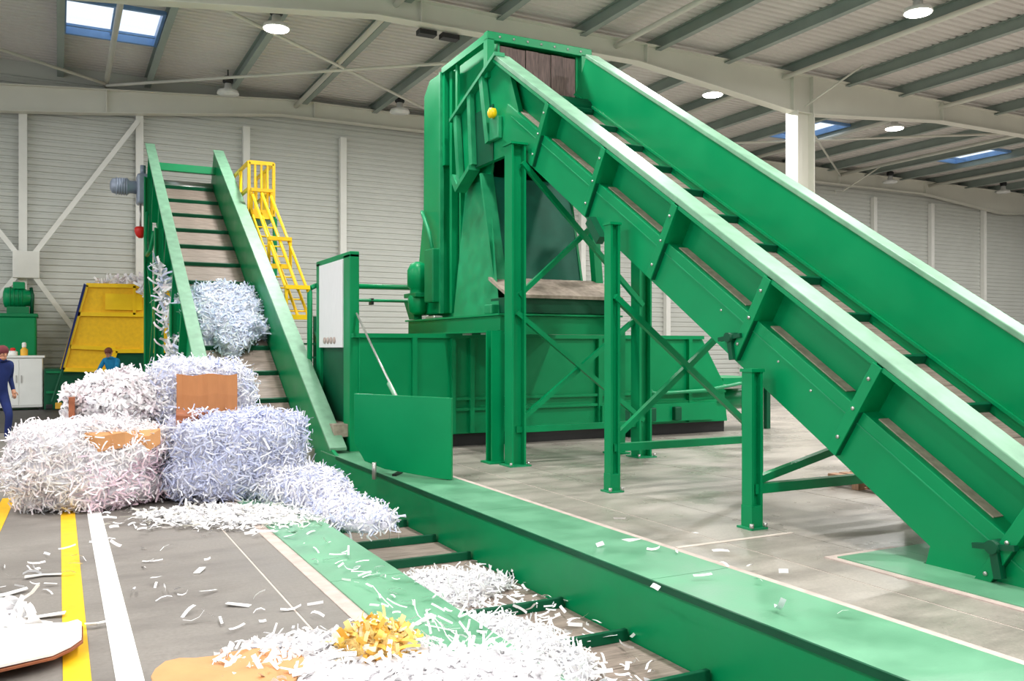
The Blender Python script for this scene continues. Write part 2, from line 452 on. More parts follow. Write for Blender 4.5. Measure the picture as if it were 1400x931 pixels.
SEEN = {(4.75, 21.8): 'lit round ceiling lamp above the yellow ladder, left of the chute', (17.85, 13.87): 'large lit ceiling lamp at the upper right, nearest lamp to the viewer',
        (18.0, 21.3): 'lit ceiling lamp seen under the rafter just left of the white column', (26.55, 21.6): 'lit ceiling lamp just right of the white column, below the rafter',
        (11.3, 21.5): 'lit ceiling lamp hidden behind the chute head'}
for (x, y), l in SEEN.items(): lamp(x, y, True, l)
for x in (-4.0, 4.75, 11.3, 17.85, 26.5):
    for y in (-6.0, 0.0, 7.0, 13.9):
        if (x, y) == (17.85, 13.9): continue
        lamp(x, y, True, 'lit round ceiling lamp over the front of the hall', 'ceiling lamps over the front of the hall')
for y in (14.5, 21.5):  # unseen lamps added to lift the under-lit far left
    lamp(-9.5, y, True, 'added unseen ceiling lamp brightening the left end of the hall', 'added ceiling lamps brightening the left end')
for x in (35.0, 43.5):  # out-of-view lamps added to brighten the dark right stretch of wall
    for y in (7.0, 13.9, 21.5):
        lamp(x, y, True, 'added unseen ceiling lamp brightening the far right end of the hall', 'added ceiling lamps brightening the far right end')
for x, y, l in ((4.65, 28.1, 'unlit ceiling lamp with black driver over the left incline, beside the corrugated wall'), (10.1, 27.7, 'unlit ceiling lamp with black driver close beside the tall green chute'),
                (35.1, 28.8, 'unlit ceiling lamp with black driver above the right stretch of wall'), (42.4, 28.0, 'unlit ceiling lamp with black driver near the right edge of the photo')):
    lamp(x, y, False, l)

# ================================================================== LEFT: FLOOR PIT AND INCLINED CONVEYOR
LS, LY0 = 0.60, 13.6
def ltop(y): return 0.05 + LS * (y - LY0)
LA = math.atan(LS); LC, LSN = math.cos(LA), math.sin(LA)
lc = thing('pit_conveyor', 'green apron conveyor in a floor pit climbing steeply at the back left', 'conveyor', (3.05, 13.6, 0))
LEND = 25.4
def lwall(x0, x1):
    top = [(-2, 0.0), (13.3, 0.0), (13.7, 0.10), (LEND, ltop(LEND))]
    bot = [(LEND + 0.55, ltop(LEND) - 0.95), (LEND - 0.1, ltop(LEND) - 1.55), (14.9, -1.0), (14.2, -1.2), (-2, -1.2)]
    return MB().prism(top + bot, 'x', x0, x1)
lwall(3.82, 3.88).build('side_wall', 'green_paint', lc)
lwall(2.22, 2.28).build('side_wall', 'green_paint', lc)
def lflange(x0, x1, m):
    y0, y1 = 13.62, LEND
    MB().add([(x, y, ltop(y) + d) for y in (y0, y1) for x in (x0, x1) for d in (0, 0.05)], [(0, 2, 3, 1), (4, 5, 7, 6), (0, 1, 5, 4), (2, 6, 7, 3), (0, 4, 6, 2), (1, 3, 7, 5)]).build('top_flange', m, lc, bevel=0.008)
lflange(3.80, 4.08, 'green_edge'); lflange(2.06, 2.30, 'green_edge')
# outer stiffeners on both walls
for xw, sgn in ((3.88, 1), (2.22, -1)):
    for k in range(8):
        y = 14.9 + 1.4 * k
        b = MB().bar((xw + sgn * .07, y + .02, ltop(y) - 0.03), (xw + sgn * .07, y + .6, ltop(y) - 1.0), 0.14, 0.07).build('rib', 'green_paint', lc)
# pit floor and cover plates (each plate a piece)
MB().box((2.25, -2, -1.2), (3.85, 14.6, -1.12)).build('pit_bottom', 'green_dark', lc)
for y0, y1 in ((-2, 3.1), (3.1, 6.2), (6.2, 9.3), (9.3, 12.4)):
    MB().box((1.74, y0 + .004, 0.0), (2.285, y1 - .004, 0.016)).build('cover_plate', 'green_plate', lc)
for y0, y1 in ((-2, 2.2), (2.2, 5.2), (5.2, 8.2), (8.2, 11.4), (11.4, 14.2)):
    MB().box((3.81, y0 + .004, 0.0), (4.55, y1 - .004, 0.016)).build('cover_plate', 'green_plate', lc)
MB().box((3.80, -2, -0.03), (3.82, 13.3, 0.018)).build('wall_lip', 'green_dark', lc)
# the apron: flat run, curve, incline
path = []
zf = -0.5
yk = LY0 + (zf + 1.05) / LS
s_ = 0
def belt_z(y):
    a = zf; b = ltop(y) - 1.1
    return max(a, b) + 0.10 * math.exp(-abs(b - a) / 0.18) * 0.5
pan_l = 0.47
y = -2.04; pans = []
while y < LEND + 0.3:
    z = belt_z(y); sl = (belt_z(y + .05) - belt_z(y - .05)) / .1; a = math.atan(sl)
    pans.append((y, z, a)); y += pan_l * math.cos(a)
pan_me = MB().box((-0.76, 0.004, -0.05), (0.76, pan_l - 0.004, 0)).mesh('belt_pan', 'belt_pan')
pan_me2 = MB().box((-0.76, 0.004, -0.05), (0.76, pan_l - 0.004, 0)).mesh('belt_pan', 'belt_pan')
cl_me = MB().prism([(-0.035, 0), (0.035, 0), (0.02, 0.085), (-0.02, 0.085)], 'x', -0.75, 0.75).mesh('cleat', 'green_dark')
for i, (y, z, a) in enumerate(pans):
    inst('belt_pan', pan_me, (3.05, y, z), lc, (a, 0, 0))
    if (i % 2 == 0): inst('cleat', cl_me, (3.05, y, z), lc, (a, 0, 0), bevel=0.006)
MB().box((2.28, 14.9, -1.1), (3.82, 15.1, -1.0)).build('cross_tie', 'green_dark', lc)
# return-run pan under the belt
MB().add([(x, y, ltop(y) - d) for y in (14.6, LEND) for x in (2.28, 3.82) for d in (1.5, 1.45)], [(0, 2, 3, 1), (4, 5, 7, 6), (0, 1, 5, 4), (2, 6, 7, 3), (0, 4, 6, 2), (1, 3, 7, 5)]).build('underpan', 'green_dark', lc)
# head bar and drum
MB().bar((2.25, 25.15, ltop(25.15) - 0.45), (3.85, 25.15, ltop(25.15) - 0.45), 0.16, 0.20).build('head_bar', 'green_paint', lc, bevel=0.01)
MB().tube([(2.3, LEND + .25, ltop(LEND) - 1.15), (3.8, LEND + .25, ltop(LEND) - 1.15)], 0.3, 16).build('head_drum', 'steel', lc)
# drive motor on the left cheek
mo = MB().lathe([(0.10, -0.05), (0.19, 0.0), (0.21, 0.1), (0.21, 0.38), (0.17, 0.42), (0.17, 0.62), (0.12, 0.66)], (1.25, 25.3, 5.95), 14, 'x').build('drive_motor', 'motor_grey', lc)
MB().box((1.84, 25.05, 5.5), (2.2, 25.55, 6.3)).build('gearbox', 'motor_grey', mo, bevel=0.06)
MB().tube([(2.0, 25.3, 6.3), (2.0, 25.3, 6.55)], 0.07, 8).build('breather', 'motor_grey', mo)
for k in range(5): MB().lathe([(0.215, 0), (0.235, 0.01), (0.235, 0.03), (0.215, 0.04)], (1.34 + 0.06 * k, 25.3, 5.95), 14, 'x').build('cooling_fin', 'motor_grey', mo)
# red warning beacon under the motor
be = MB().lathe([(0.05, -0.16), (0.11, -0.10), (0.15, 0.02), (0.15, 0.1), (0.10, 0.14)], (1.93, 25.2, 4.76), 14).build('warning_beacon', 'red', lc)
MB().tube([(1.93, 25.2, 4.9), (1.93, 25.2, 5.5)], 0.03, 6).build('beacon_stem', 'steel', be)
tag(be, 'red warning beacon')
# legs under the incline
for (x, y) in ((2.1, 25.0), (2.1, 22.2), (4.0, 25.0), (4.0, 22.2), (2.1, 19.0), (4.0, 19.0)):
    lg = MB().hbeam((x, y, 0), (x, y, ltop(y) - 0.7), 0.2, 0.2, 0.03, up=(1, 0, 0)).build('leg', 'green_paint', lc)
    MB().box((x - .2, y - .2, 0), (x + .2, y + .2, .03)).build('foot_plate', 'green_paint', lg)
MB().bar((2.1, 25, 0.5), (2.1, 22.2, 3.6), 0.08, 0.08).build('brace', 'green_paint', lc)
MB().bar((2.1, 22.2, 0.4), (2.1, 19.0, 2.1), 0.08, 0.08).build('brace', 'green_paint', lc)
MB().bar((2.1, 25, 3.9), (2.1, 22.2, 1.8), 0.08, 0.08).build('brace', 'green_paint', lc)
# hydraulic hose coil at the left cheek
MB().tube([(2.05, 24.6, 5.2), (1.98, 24.2, 4.5), (1.96, 23.6, 4.0), (2.0, 23.0, 4.1), (2.05, 22.8, 4.5)], 0.05, 8).build('hose', 'green_paint', lc)

# ---- caged stair ladder along the incline
ld = thing('caged_ladder', 'yellow caged access ladder running up beside the left incline', 'ladder', (4.5, 18.2, 0))
LB, LT = (18.25, 2.35), (22.0, 5.0)
def lp(t, off=0.0): return (LB[0] + (LT[0] - LB[0]) * t, LB[1] + (LT[1] - LB[1]) * t + off)
for x, off in ((4.2, 0), (4.42, 0), (4.64, 0.0), (4.2, 0.5), (4.42, 0.55), (4.64, 0.5)):
    a, b = lp(0, off), lp(1, off)
    MB().tube([(x, a[0], a[1]), (x, b[0], b[1])], 0.035, 6).build('cage_bar', 'yellow_paint', ld)
for t in (0.0, 0.45, 0.98):
    a = lp(t); h = MB()
    h.bar((4.16, a[0], a[1] - .02), (4.68, a[0], a[1] - .02), 0.14, 0.10); h.bar((4.18, a[0], a[1]), (4.18, a[0], a[1] + .6), 0.06, 0.06)
    h.bar((4.66, a[0], a[1]), (4.66, a[0], a[1] + .6), 0.06, 0.06); h.bar((4.16, a[0], a[1] + .6), (4.68, a[0], a[1] + .6), 0.14, 0.08)
    h.build('cage_hoop', 'yellow_paint', ld)
for k in range(10):
    a = lp((k + .5) / 10, -.02); MB().tube([(4.22, a[0], a[1]), (4.62, a[0], a[1])], 0.02, 6).build('rung', 'yellow_paint', ld)
# landing guard at the top
for y in (22.1, 23.2, 24.3):
    for x in (4.15, 4.75): MB().bar((x, y, 4.95), (x, y, 6.25), 0.07, 0.07).build('guard_post', 'yellow_paint', ld)
for z in (5.05, 5.6, 6.25):
    MB().bar((4.75, 22.1, z), (4.75, 24.3, z), 0.07, 0.07).build('guard_rail', 'yellow_paint', ld)
    MB().bar((4.15, 22.1, z), (4.15, 24.3, z), 0.07, 0.07).build('guard_rail', 'yellow_paint', ld)
for z in (6.25, 5.05): MB().bar((4.15, 22.1, z), (4.75, 22.1, z), 0.07, 0.09).build('guard_rail', 'yellow_paint', ld)
for x in (4.30, 4.45, 4.60): MB().bar((x, 22.1, 5.05), (x, 22.1, 6.25), 0.05, 0.05).build('guard_bar', 'yellow_paint', ld)
MB().box((4.1, 22.1, 4.86), (4.8, 24.4, 4.95)).build('landing', 'green_paint', ld)
for x in (4.12, 4.78):
    MB().bar((x, 22.1, 0), (x, 22.1, 4.9), 0.09, 0.09).build('leg', 'green_paint', ld); MB().bar((x, 24.3, 0), (x, 24.3, 4.9), 0.09, 0.09).build('leg', 'green_paint', ld)
    MB().bar((x, 18.25, 0), (x, 18.25, 2.35), 0.07, 0.07).build('leg', 'green_dark', ld)
    MB().bar((x, 15.9, 0.15), (x, 18.25, 2.0), 0.06, 0.10).build('stringer', 'green_dark', ld)
for k in range(6): MB().box((4.12, 16.1 + .36 * k, 0.36 + .28 * k), (4.78, 16.34 + .36 * k, 0.39 + .28 * k)).build('stair_tread', 'green_dark', ld)

# ================================================================== RIGHT: BIG INCLINED CONVEYOR
RS = 0.640
RA = math.atan(RS); RC, RSN = math.cos(RA), math.sin(RA)
def rtop(y): return 4.06 + RS * (y - 8.8)       # top edge of the lower, near side
FUP = 0.22                                       # the far side stands this much higher, square to the belt
def rp(y, d):
    """the point d below the top edge at y, measured square to the belt"""
    return (y + d * RSN, rtop(y) - d * RC)
rc = thing('incline_conveyor', 'large green inclined conveyor rising from the floor to the chute', 'conveyor', (6.9, 4.6, 0))
Y0, Y1 = 1.4, 12.15
def rect(y0, y1, d0, d1): return [rp(y0, d0), rp(y1, d0), rp(y1, d1), rp(y0, d1)]
# near side: upper plate, lower proud panel
up_poly = [rp(2.6, 0), rp(12.25, 0), rp(12.25, 0.52), rp(2.6, 0.52)]
MB().prism(up_poly, 'x', 6.19, 6.23).build('upper_side_plate', 'green_paint', rc)
MB().prism([rp(3.0, 0.50), rp(11.5, 0.50), rp(11.4, 1.0), rp(4.02, 1.0), (4.6, 0.0), (4.6, -0.5), (2.2, -0.5), (2.2, 0.25)], 'x', 6.0, 6.23).build('lower_side_panel', 'green_paint', rc, bevel=0.006)
# dusty ledge on top of the lower panel, one strip for each bay
ribs = [11.55, 10.40, 9.0, 7.6, 6.2, 4.95, 3.6]
for a, b in zip(ribs[1:], ribs[:-1]):
    q0, q1 = rp(a + .22, 0.49), rp(b - .12, 0.49); q2, q3 = rp(b - .12, 0.505), rp(a + .22, 0.505)
    MB().prism([q0, q1, q2, q3], 'x', 6.075, 6.188).build('dusty_ledge', 'dust', rc)
# seam line on the lower panel
MB().prism(rect(3.2, 11.3, 0.61, 0.62), 'x', 5.992, 6.0).build('weld_seam', 'green_worn', rc)
# wide top flange
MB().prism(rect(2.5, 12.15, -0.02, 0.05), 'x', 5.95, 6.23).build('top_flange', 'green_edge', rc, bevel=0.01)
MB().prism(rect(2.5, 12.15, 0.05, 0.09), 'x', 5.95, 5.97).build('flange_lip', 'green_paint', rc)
# ribs on the near side: a web and a bolted face strip
for i, y in enumerate(ribs):
    if y > 11.4 or y < 3.5: continue
    r = MB().prism(rect(y - .03, y + .03, 0.05, 0.50), 'x', 5.95, 6.19).build('rib', 'green_paint', rc)
    MB().prism(rect(y - .03, y + .06, 0.06, 0.96), 'x', 5.935, 5.955).build('rib_face', 'green_paint', r, bevel=0.004)
    MB().prism(rect(y - .03, y + .03, 0.50, 0.96), 'x', 5.95, 6.0).build('rib_foot', 'green_dark', r)
    for d in (0.2, 0.5, 0.8):
        p = rp(y + .02, d); MB().lathe([(0.016, -0.012), (0.016, 0.0), (0.010, 0.004)], (5.935, p[0], p[1]), 8, 'x').build('bolt', 'steel', r)
for y in (5.4, 5.8, 6.6):
    for d in (0.68,):
        p = rp(y, d); MB().lathe([(0.010, -0.008), (0.012, 0.0), (0.012, 0.006)], (5.998, p[0], p[1]), 8, 'x').build('bolt', 'steel', rc)
# far side wall
MB().prism([rp(2.0, -FUP), rp(12.2, -FUP), rp(12.2, 1.0), rp(4.02, 1.0), (4.6, 0), (4.6, -.5), (2.0, -.5)], 'x', 7.60, 7.66).build('far_side_wall', 'green_paint', rc)
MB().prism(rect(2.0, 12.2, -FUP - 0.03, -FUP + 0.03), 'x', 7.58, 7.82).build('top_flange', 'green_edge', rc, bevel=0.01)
MB().prism(rect(2.0, 12.2, 0.40, 0.43), 'x', 7.57, 7.60).build('belt_guide', 'green_paint', rc)
for y in ribs[:-1]: MB().prism(rect(y - .03, y + .03, 0.0, 0.9), 'x', 7.66, 7.8).build('rib', 'green_paint', rc)
# belt pans and cleats
pan_r = MB().box((-0.66, 0.004, -0.05), (0.66, 0.396, 0)).mesh('belt_pan', 'belt_pan')
clr = MB().prism([(-0.035, 0), (0.035, 0), (0.02, 0.085), (-0.02, 0.085)], 'x', -0.66, 0.66).mesh('cleat', 'green_dark')
k = 0; y = 2.2
while y < 12.1:
    p = rp(y, 0.52); inst('belt_pan', pan_r, (6.93, p[0], p[1]), rc, (RA, 0, 0))
    if k % 2 == 0: inst('cleat', clr, (6.93, p[0], p[1]), rc, (RA, 0, 0), bevel=0.006)
    y += 0.4 * RC; k += 1
MB().prism(rect(4.1, 11.3, 0.95, 0.99), 'x', 6.12, 7.6).build('underpan', 'green_dark', rc)
# head: cheek plate, struts, curtain
hp = MB().prism([(11.45, 4.62), rp(11.2, .5), rp(11.75, 0.08), (12.15, 6.20), (13.75, 5.62), (13.62, 4.62), (13.4, 4.40), (12.95, 4.62)], 'x', 6.04, 6.12).build('head_cheek', 'green_paint', rc, bevel=0.006)
MB().prism([(12.05, 6.23), (13.80, 5.60), (13.80, 5.54), (12.05, 6.17)], 'x', 5.92, 6.10).build('cheek_flange', 'green_worn', hp)
for (p, q) in (((13.05, 5.85), (12.95, 4.66)), ((12.6, 6.0), (12.35, 4.9)), ((13.6, 5.6), (13.45, 4.42))):
    MB().bar((5.98, p[0], p[1]), (5.98, q[0], q[1]), 0.09, 0.12).build('cheek_rib', 'green_worn', hp)
MB().prism([(13.70, 4.55), (13.5, 4.30), (12.95, 4.58), (12.95, 4.66), (13.45, 4.42), (13.62, 4.62)], 'x', 5.90, 6.10).build('cheek_lip', 'green_worn', hp)
MB().box((6.02, 12.3, 4.62), (6.035, 13.2, 5.5)).build('recess_shade', 'green_dark', hp)  # dark sheet on the cheek face, painting the shade of a recess
kb = MB().lathe([(0.05, -0.12), (0.08, -0.10), (0.08, -0.02), (0.04, 0.0)], (5.98, 12.12, 5.30), 12, 'x').build('grease_cup', 'yellow_paint', rc)
tag(kb, 'small yellow knob')
MB().box((5.95, 12.0, 4.9), (6.04, 12.3, 5.25)).build('bearing_block', 'green_worn', rc, bevel=0.02)
for i in range(6):
    x0 = 6.24 + i * 0.235
    MB().box((x0 + .004, 12.50 + 0.012 * (i % 2), 5.35), (x0 + .231, 12.515 + 0.012 * (i % 2), 6.50)).build('rubber_flap', 'belt_rubber', rc)
MB().tube([(6.16, 12.15, 5.45), (7.6, 12.15, 5.45)], 0.28, 16).build('head_drum', 'green_dark', rc)
# tension cranks
for yy, zz in ((6.75, 1.72), (3.98, 0.20)):
    c = MB().bar((5.93, yy - .16, zz + .10), (5.93, yy + .16, zz + .06), 0.05, 0.04).build('tension_crank', 'green_dark', rc)
    MB().bar((5.93, yy, zz + .08), (5.93, yy - .04, zz - .14), 0.06, 0.06).build('crank_arm', 'green_dark', c)
    MB().tube([(5.88, yy, zz + .08), (6.02, yy, zz + .08)], 0.05, 10).build('crank_hub', 'green_dark', c)
MB().bar((5.95, 9.12, 3.02), (5.95, 9.36, 3.30), 0.10, 0.12).build('tension_crank', 'green_dark', rc)
# floor cover around its pit
for y0, y1 in ((0, 2.6), (2.6, 5.08)): MB().box((5.57, y0 + .004, 0), (6.0, y1 - .004, 0.016)).build('cover_plate', 'green_plate', rc)
MB().box((6.24, 4.62, 0), (7.6, 5.08, 0.016)).build('cover_plate', 'green_plate', rc)
MB().box((6.0, 4.62, 0), (6.236, 5.08, 0.016)).build('cover_plate', 'green_plate', rc)
MB().box((5.95, 0, -1.1), (7.8, 4.75, -1.02)).build('pit_bottom', 'green_dark', rc)
MB().box((7.66, 0, -1.1), (7.8, 4.75, 0.0)).build('pit_wall', 'green_dark', rc)
MB().box((5.95, 0, -1.1), (6.0, 4.75, 0.0)).build('pit_wall', 'green_dark', rc)
MB().box((6.0, 4.68, -1.1), (7.66, 4.75, 0.0)).build('pit_wall', 'green_dark', rc)
# trestles: near and far legs, foot plates, cross braces
def trestle(y, ztop, w, xn, xf, zl, zu, both=True):
    for x in (xn, xf):
        zt = ztop if x == xn else ztop - 0.02
        lg = MB().hbeam((x, y, 0.02), (x, y, zt), w, w, 0.03, up=(1, 0, 0)).build('leg', 'green_paint', rc)
        MB().box((x - w * .6, y - w * .6, zt), (x + w * .6, y + w * .6, zt + .03)).build('cap_plate', 'green_paint', lg)
        MB().box((x - w * .75, y - w * .75, 0.0), (x + w * .75, y + w * .75, .02)).build('foot_plate', 'green_worn', lg)
        if w < .2: MB().box((x - w * .5 - .008, y - w * .5 - .008, 0.02), (x + w * .3, y + w * .5, 0.22)).build('leg_shoe', 'green_paint', lg)
        for sx in (-1, 1):
            MB().tube([(x + sx * w * .62, y - w * .62, .02), (x + sx * w * .62, y - w * .62, .06)], 0.02, 8).build('anchor_bolt', 'steel', lg)
    MB().bar((xn, y, zl), (xf, y, zl), 0.09, 0.09).build('cross_rail', 'green_paint', rc)
    if zu > 0:
        MB().bar((xn, y + .04, zl + .05), (xf, y + .04, zu), 0.07, 0.07).build('brace', 'green_paint', rc)
        if both: MB().bar((xn, y - .05, zu), (xf, y - .05, zl + .05), 0.07, 0.07).build('brace', 'green_paint', rc)
trestle(11.2, 4.6, 0.23, 5.84, 8.05, 0.52, 2.2)
trestle(8.65, 3.14, 0.135, 5.80, 8.02, 0.52, 2.3)
trestle(6.3, 1.47, 0.135, 5.80, 8.02, 0.37, 0.92, False)
MB().bar((5.9, 11.2, 2.45), (8.0, 11.2, 4.25), 0.07, 0.07).build('brace', 'green_paint', rc)
MB().bar((5.9, 11.1, 4.35), (8.0, 11.1, 2.35), 0.07, 0.07).build('brace', 'green_paint', rc)

# ================================================================== BALER WITH FEED CHUTE
ba = thing('paper_baler', 'green baler press with tall feed chute under the conveyor head', 'baler', (7.0, 14.0, 0))
MB().prism([(4.32, 0.22), (12.0, 0.22), (11.9, 1.0), (11.35, 1.88), (4.32, 1.88)], 'y', 13.75, 15.6).build('press_body', 'green_paint', ba, bevel=0.01)
MB().box((4.2, 13.68, 1.86), (11.35, 15.65, 1.93)).build('top_frame', 'green_paint', ba)
MB().box((4.5, 13.85, 0.0), (12.0, 15.5, 0.24)).build('skid', 'black', ba)
for x in (5.25, 5.95, 6.3, 8.9, 10.1, 11.0):
    MB().box((x - .04, 13.66, 0.24), (x + .04, 13.76, 1.86)).build('rib', 'green_paint', ba)
for z in (0.62, 0.8): MB().box((6.0, 13.68, z), (11.9, 13.76, z + .05)).build('side_rail', 'green_paint', ba)
MB().box((8.9, 13.60, 0.28), (11.6, 13.70, 0.62)).build('valve_tray', 'green_paint', ba)
for x in (9.3, 9.9, 10.5): MB().box((x, 13.5, 0.3), (x + .16, 13.62, 0.56)).build('valve', 'green_dark', ba, bevel=0.02)
for x in (7.0, 9.6): MB().box((x, 13.7, 0.0), (x + .35, 15.5, 0.3)).build('skid_foot', 'green_dark', ba)
MB().tube([(9.95, 13.62, 1.86), (9.95, 13.60, 0.95), (10.0, 13.58, 0.85), (10.1, 13.56, 0.82), (11.3, 13.56, 0.86), (12.4, 13.6, 1.0)], 0.035, 8).build('hydraulic_pipe', 'green_worn', ba)
MB().box((11.95, 13.82, 0.95), (13.2, 15.2, 1.08)).build('ram_cover', 'green_paint', ba)
MB().tube([(11.9, 14.6, 0.6), (13.4, 14.6, 0.6)], 0.22, 14).build('ram_cylinder', 'green_paint', ba)
for x in (12.6, 13.2): MB().bar((x, 13.9, 0), (x, 13.9, 0.95), 0.1, 0.1).build('ram_stand', 'green_dark', ba)
# outlet gate frame at the left end
fr = MB()
fr.box((4.18, 13.80, 0.0), (4.34, 14.16, 3.22)); fr.box((4.18, 15.62, 0.0), (4.34, 15.88, 3.22))
fr.box((4.18, 13.80, 3.16), (4.34, 15.88, 3.26))
gf = fr.build('gate_frame', 'green_paint', ba, bevel=0.012)
ws = MB().box((4.16, 14.14, 1.70), (4.20, 15.60, 3.16)).build('gate_sheet', 'white_sheet', gf); tag(ws, 'white sheet in the gate frame')
MB().box((4.24, 14.12, 0.3), (4.30, 15.62, 1.70)).build('gate_plate', 'green_dark', gf)
for i in range(4): MB().lathe([(0.05, -.02), (0.06, 0), (0.02, .01)], (4.155, 14.6 + .2 * i, 1.82), 8, 'x').build('gate_mark', 'kerb', gf)
MB().box((3.95, 13.9, 0.25), (4.3, 15.4, 0.45)).build('outlet_tray', 'dust', gf)
# platform on legs, carrying the chute
pl = MB()
pl.box((5.86, 11.72, 1.96), (5.98, 15.6, 2.18)); pl.box((7.86, 11.72, 1.96), (7.98, 15.6, 2.18)); pl.box((5.981, 11.73, 1.90), (7.859, 11.84, 2.169)); pl.box((5.981, 15.5, 1.96), (7.859, 15.59, 2.169))
pl.box((5.8, 11.66, 2.181), (8.02, 15.62, 2.21)); pl.box((5.8, 11.70, 1.93), (6.02, 15.6, 1.959))
pf = pl.build('platform', 'green_paint', ba)
for x, y in ((5.72, 11.62), (7.96, 11.75), (5.8, 15.4), (7.96, 15.4)):
    lg = MB().hbeam((x, y, 0), (x, y, 1.95), 0.2, 0.2, 0.025).build('leg', 'green_paint', pf)
    MB().box((x - .16, y - .16, 0), (x + .16, y + .16, .025)).build('foot_plate', 'green_paint', lg)
MB().box((5.98, 11.74, 2.22), (7.98, 12.30, 2.46)).build('sill_box', 'green_dark', pf, bevel=0.01)
MB().prism([(11.68, 2.50), (12.34, 2.80), (12.34, 2.75), (11.68, 2.45)], 'x', 5.96, 8.04).build('sill_plate', 'dust', pf)
MB().prism([(11.76, 2.22), (12.32, 2.22), (12.32, 2.74), (11.76, 2.48)], 'x', 7.99, 8.02).build('sill_end', 'green_dark', pf)
# black slab between platform and press body, painting the gap's shade
MB().box((6.1, 13.0, 1.93), (7.8, 15.3, 1.96)).build('gap_shade_slab', 'black', pf)
# chute shell
xs0, xs1 = 6.20, 7.70
side = [(12.50, 6.62), (12.50, 5.5), (12.75, 4.46), (12.30, 2.6), (12.30, 2.21), (15.45, 2.21), (15.15, 4.3), (15.12, 6.35), (14.85, 6.60)]
MB().prism(side, 'x', xs0, xs0 + .04).build('chute_side', 'green_paint', ba)
MB().prism(side, 'x', xs1 - .04, xs1).build('chute_side', 'green_paint', ba)
MB().prism([(12.75, 4.46), (12.32, 2.6), (12.36, 2.6), (12.79, 4.46)], 'x', xs0 + .04, xs1 - .04).build('chute_front', 'green_shaded', ba)
MB().prism([(15.45, 2.21), (15.15, 4.3), (15.12, 6.6), (15.08, 6.6), (15.11, 4.3), (15.41, 2.21)], 'x', xs0 + .04, xs1 - .04).build('chute_back', 'green_paint', ba)
MB().box((xs0, 12.5, 6.6), (xs1, 15.1, 6.64)).build('chute_roof', 'green_paint', ba)
# rear duct bulging at the back edge of the chute side
MB().prism([(15.75, 2.3), (15.25, 4.2), (15.22, 6.35), (14.95, 6.58), (14.35, 6.58), (14.35, 2.3)], 'x', 6.02, 6.20).build('rear_duct', 'green_paint', ba, bevel=0.03)
MB().bar((6.0, 14.33, 2.3), (6.0, 14.33, 6.55), 0.07, 0.06).build('duct_seam', 'green_worn', ba)
MB().bar((6.12, 14.05, 2.3), (6.12, 14.05, 6.5), 0.12, 0.10).build('chute_post', 'green_paint', ba)
MB().bar((6.14, 13.75, 2.3), (6.14, 13.75, 4.9), 0.08, 0.06).build('chute_post', 'green_paint', ba)
# flared skirt on the near side of the chute
MB().prism([(12.80, 4.50), (12.28, 2.62), (12.22, 2.62), (12.74, 4.50)], 'x', 6.02, 6.24).build('skirt_edge', 'green_worn', ba)
MB().add([(6.19, 12.78, 4.45), (6.19, 13.70, 4.45), (5.96, 13.70, 2.22), (5.96, 11.95, 2.22)], [(0, 1, 2, 3)]).build('flared_skirt', 'green_worn', ba)
# shroud around the head of the conveyor
MB().prism([(12.57, 6.66), (14.3, 6.62), (14.3, 6.52), (12.57, 6.54)], 'x', 5.99, 6.115).build('shroud_rail', 'green_paint', ba)
MB().box((5.98, 12.42, 6.54), (7.92, 12.56, 6.68)).build('shroud_beam', 'green_paint', ba, bevel=0.01)
for x in np.linspace(6.2, 7.7, 7): MB().lathe([(0.02, -0.01), (0.02, 0.01), (0.01, 0.014)], (float(x), 12.42, 6.61), 8, 'y').build('bolt', 'steel', ba)
MB().box((5.98, 12.42, 5.95), (6.10, 12.56, 6.56)).build('shroud_post', 'green_paint', ba)
MB().box((7.72, 12.42, 5.6), (7.92, 12.56, 6.56)).build('shroud_post', 'green_paint', ba)
MB().bar((6.06, 14.26, 4.9), (6.06, 14.26, 6.56), 0.10, 0.10).build('shroud_post', 'green_paint', ba)
MB().bar((6.06, 13.75, 5.5), (6.06, 13.75, 6.55), 0.05, 0.08).build('shroud_post', 'green_paint', ba)
MB().bar((8.0, 12.3, 2.2), (7.85, 12.5, 5.4), 0.14, 0.14).build('chute_post', 'green_paint', ba)
# hydraulic cylinder and bracket at the rear left of the chute
cy = MB().lathe([(0.10, -0.42), (0.17, -0.36), (0.19, -0.1), (0.15, -0.05), (0.15, 0.06), (0.20, 0.10), (0.20, 0.40), (0.14, 0.52), (0.06, 0.56)], (5.90, 15.2, 2.72), 14).build('hydraulic_cylinder', 'green_paint', ba)
MB().box((5.75, 14.95, 2.62), (6.1, 15.55, 2.70)).build('cylinder_bracket', 'green_machine', cy, bevel=0.01)
MB().prism([(15.72, 2.55), (15.45, 2.22), (15.2, 2.22), (15.25, 2.6)], 'x', 5.82, 5.98).build('cylinder_foot', 'green_machine', cy)
MB().box((5.84, 14.35, 2.5), (6.04, 14.75, 3.45)).build('limit_box', 'green_machine', ba, bevel=0.02)
MB().tube([(5.95, 14.6, 3.42), (5.93, 14.75, 3.8), (5.92, 15.0, 4.12), (5.96, 15.15, 4.2)], 0.035, 8).build('hose', 'green_worn', ba)
MB().box((5.84, 14.3, 2.19), (6.02, 14.7, 2.26)).build('bearing_block', 'steel', ba, bevel=0.02)
MB().box((5.84, 12.0, 2.21), (6.02, 12.25, 2.36)).build('bearing_block', 'green_worn', ba, bevel=0.02)
for y in (12.3, 13.0, 14.0, 14.8): MB().box((5.88, y, 1.90), (5.98, y + .15, 1.97)).build('packer', 'steel', pf)
